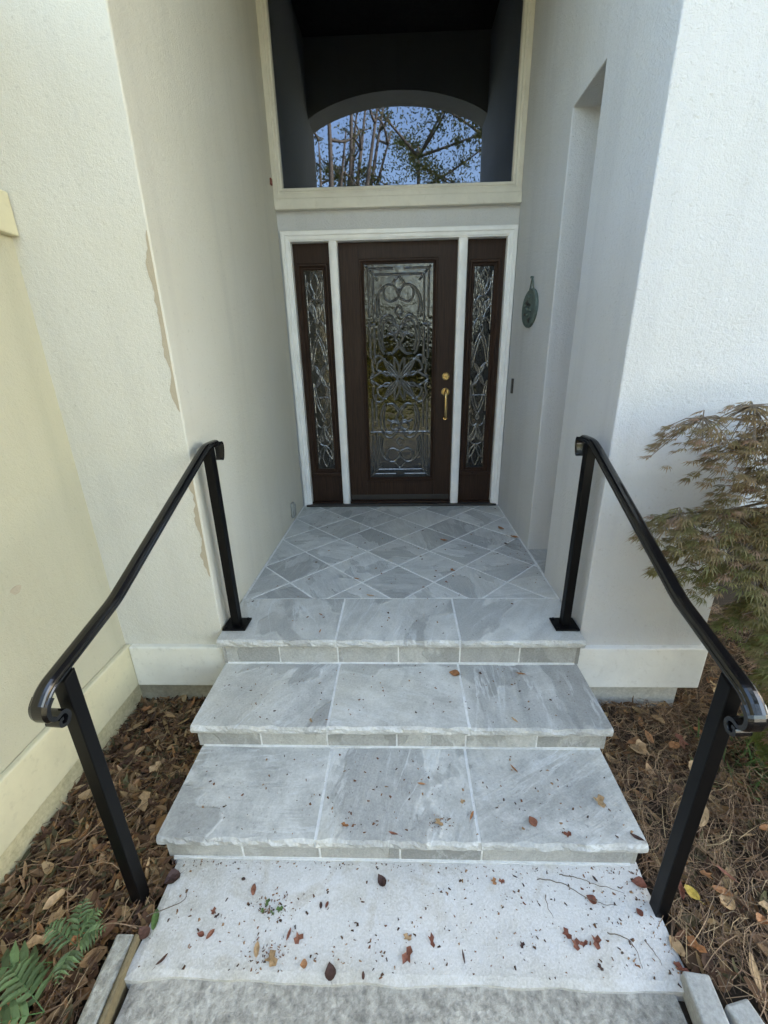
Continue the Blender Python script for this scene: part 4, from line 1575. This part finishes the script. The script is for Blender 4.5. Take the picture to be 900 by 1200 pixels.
# ------------------------------------------------------------------ trees across the front garden (seen mirrored in the window)
def tree(name, label, x, y, h, crown_r, n_leaf, cols, seed, stems=1, lean=.0, leafsize=.12, group=None, crown_lo=.35):
    t = thing(name, label, 'tree', (x, y, SOIL), group)
    r = random.Random(seed)
    tb, lb = MB(), MB()
    tips = []
    for s in range(stems):
        an = 2 * math.pi * s / max(1, stems) + r.uniform(-.3, .3)
        spread = (.22 * h if stems > 1 else .03 * h) * r.uniform(.5, 1.0)
        base = Vector((x + (.12 * math.cos(an) if stems > 1 else 0), y + (.12 * math.sin(an) if stems > 1 else 0), SOIL - .1))
        top = Vector((x + spread * math.cos(an), y + spread * math.sin(an), SOIL + h * r.uniform(.75, .97)))
        P = catmull([base, base.lerp(top, .35) + Vector((r.uniform(-.1, .1), r.uniform(-.1, .1), .2)), base.lerp(top, .7) + Vector((r.uniform(-.2, .2), r.uniform(-.2, .2), .1)), top], 5)
        rb = (.035 if stems > 1 else .02) * h * (.45 if stems > 1 else 1)
        tb.tube(P, [rb * (1 - .88 * i / (len(P) - 1)) for i in range(len(P))], 8)
        nb = 5 if stems > 1 else 22
        for k in range(nb):
            q = P[int(len(P) * r.uniform(crown_lo, .95))]
            a2 = r.uniform(0, 6.28)
            L = crown_r * r.uniform(.45, 1.0) * (.45 if stems > 1 else 1)
            e = q + Vector((math.cos(a2) * L, math.sin(a2) * L, L * r.uniform(.2, .9)))
            C = catmull([q, q.lerp(e, .5) + Vector((r.uniform(-.15, .15), r.uniform(-.15, .15), r.uniform(-.1, .15))), e], 4)
            tb.tube(C, [.010 * h * .5 * (1 - .85 * i / (len(C) - 1)) for i in range(len(C))], 5)
            tips += [C[int(len(C) * f)] for f in (.5, .7, .85)] + [e]
        tips.append(top)
    for i in range(n_leaf):
        tp = r.choice(tips)
        rr_ = abs(r.gauss(0, 1)) * crown_r * .17
        v = Vector((r.gauss(0, 1), r.gauss(0, 1), r.gauss(0, .7))).normalized() * rr_
        c = tp + v
        a = Vector((r.gauss(0, 1), r.gauss(0, 1), r.gauss(0, 1))).normalized()
        bb_ = a.orthogonal().normalized()
        L = leafsize * r.uniform(.6, 1.3)
        lb.add([c - a * L, c + bb_ * L * .38, c + a * L, c - bb_ * L * .38], [(0, 1, 2, 3)], jit(r.choice(cols), r, .3))
    tb.build('trunk', M['bark'], t, smooth=True, fix=False)
    lb.build('crown', M['treeleaf'], t, fix=False)
    return t


GC = [(.13, .15, .045), (.19, .19, .065), (.26, .23, .08), (.09, .11, .04)]
TG = 'front garden trees reflected in the window'
tree('myrtle_tree', 'many-stemmed bare looking tree mirrored at the left of the window', -2.6, -13.5, 10.6, 2.2, 9000, GC, 1, 26, group=TG, leafsize=.045)
tree('oak_tree', 'leafy tree mirrored in the middle of the window', .3, -15.0, 11.5, 3.4, 17000, GC, 2, 1, leafsize=.06, group=TG)
tree('oak_tree', 'leafy tree mirrored at the right of the window', 3.2, -14.0, 11.0, 3.2, 15000, GC, 3, 1, leafsize=.06, group=TG)
tree('oak_tree', 'tall leafy tree far left across the front garden', -8.0, -17, 12, 4.2, 5200, GC, 5, 1, leafsize=.13, group=TG)
tree('oak_tree', 'tall leafy tree far right across the front garden', 9.0, -18, 12, 4.2, 5200, GC, 6, 1, leafsize=.13, group=TG)


def hedge(name, label, x0, x1, y, h, n, cols, seed):
    r = random.Random(seed)
    b = MB()
    for i in range(n):
        u = r.random()
        x = x0 + (x1 - x0) * u
        hh = h * (.75 + .35 * noise.noise((x * .9, seed, 0)))
        c = Vector((x, y + r.gauss(0, .35), SOIL + hh * math.sqrt(r.random())))
        a = Vector((r.gauss(0, 1), r.gauss(0, 1), r.gauss(0, 1))).normalized()
        bb_ = a.orthogonal().normalized()
        L = r.uniform(.05, .11) * (2.2 if n > 14000 else 1)
        b.add([c - a * L, c + bb_ * L * .5, c + a * L, c - bb_ * L * .5], [(0, 1, 2, 3)], jit(r.choice(cols), r, .3))
    o = b.build(name, M['treeleaf'], fix=False)
    tag(o, label, 'hedge')
    return o


hedge('hedge', 'yellow-green sunlit shrub mirrored in the left of the door glass', -2.2, -.35, -11.2, 2.7, 12000, [(.42, .38, .06), (.52, .45, .09), (.28, .28, .05)], 3)
hedge('hedge', 'tall dark hedge added to darken the reflection in the door glass', -4.5, 4.5, -12.6, 4.0, 14001, [(.020, .030, .012), (.030, .042, .016), (.014, .02, .01)], 4)  # dark leaf wall added to keep the door glass reflection dark

tree('oak_tree', 'unseen oak added on the right to block the sky overhead', 6.4, -6.8, 12.5, 5.4, 16000, GC, 8, 1, leafsize=.16, group=TG, crown_lo=.62)  # out of view; crown added to cut skylight from above
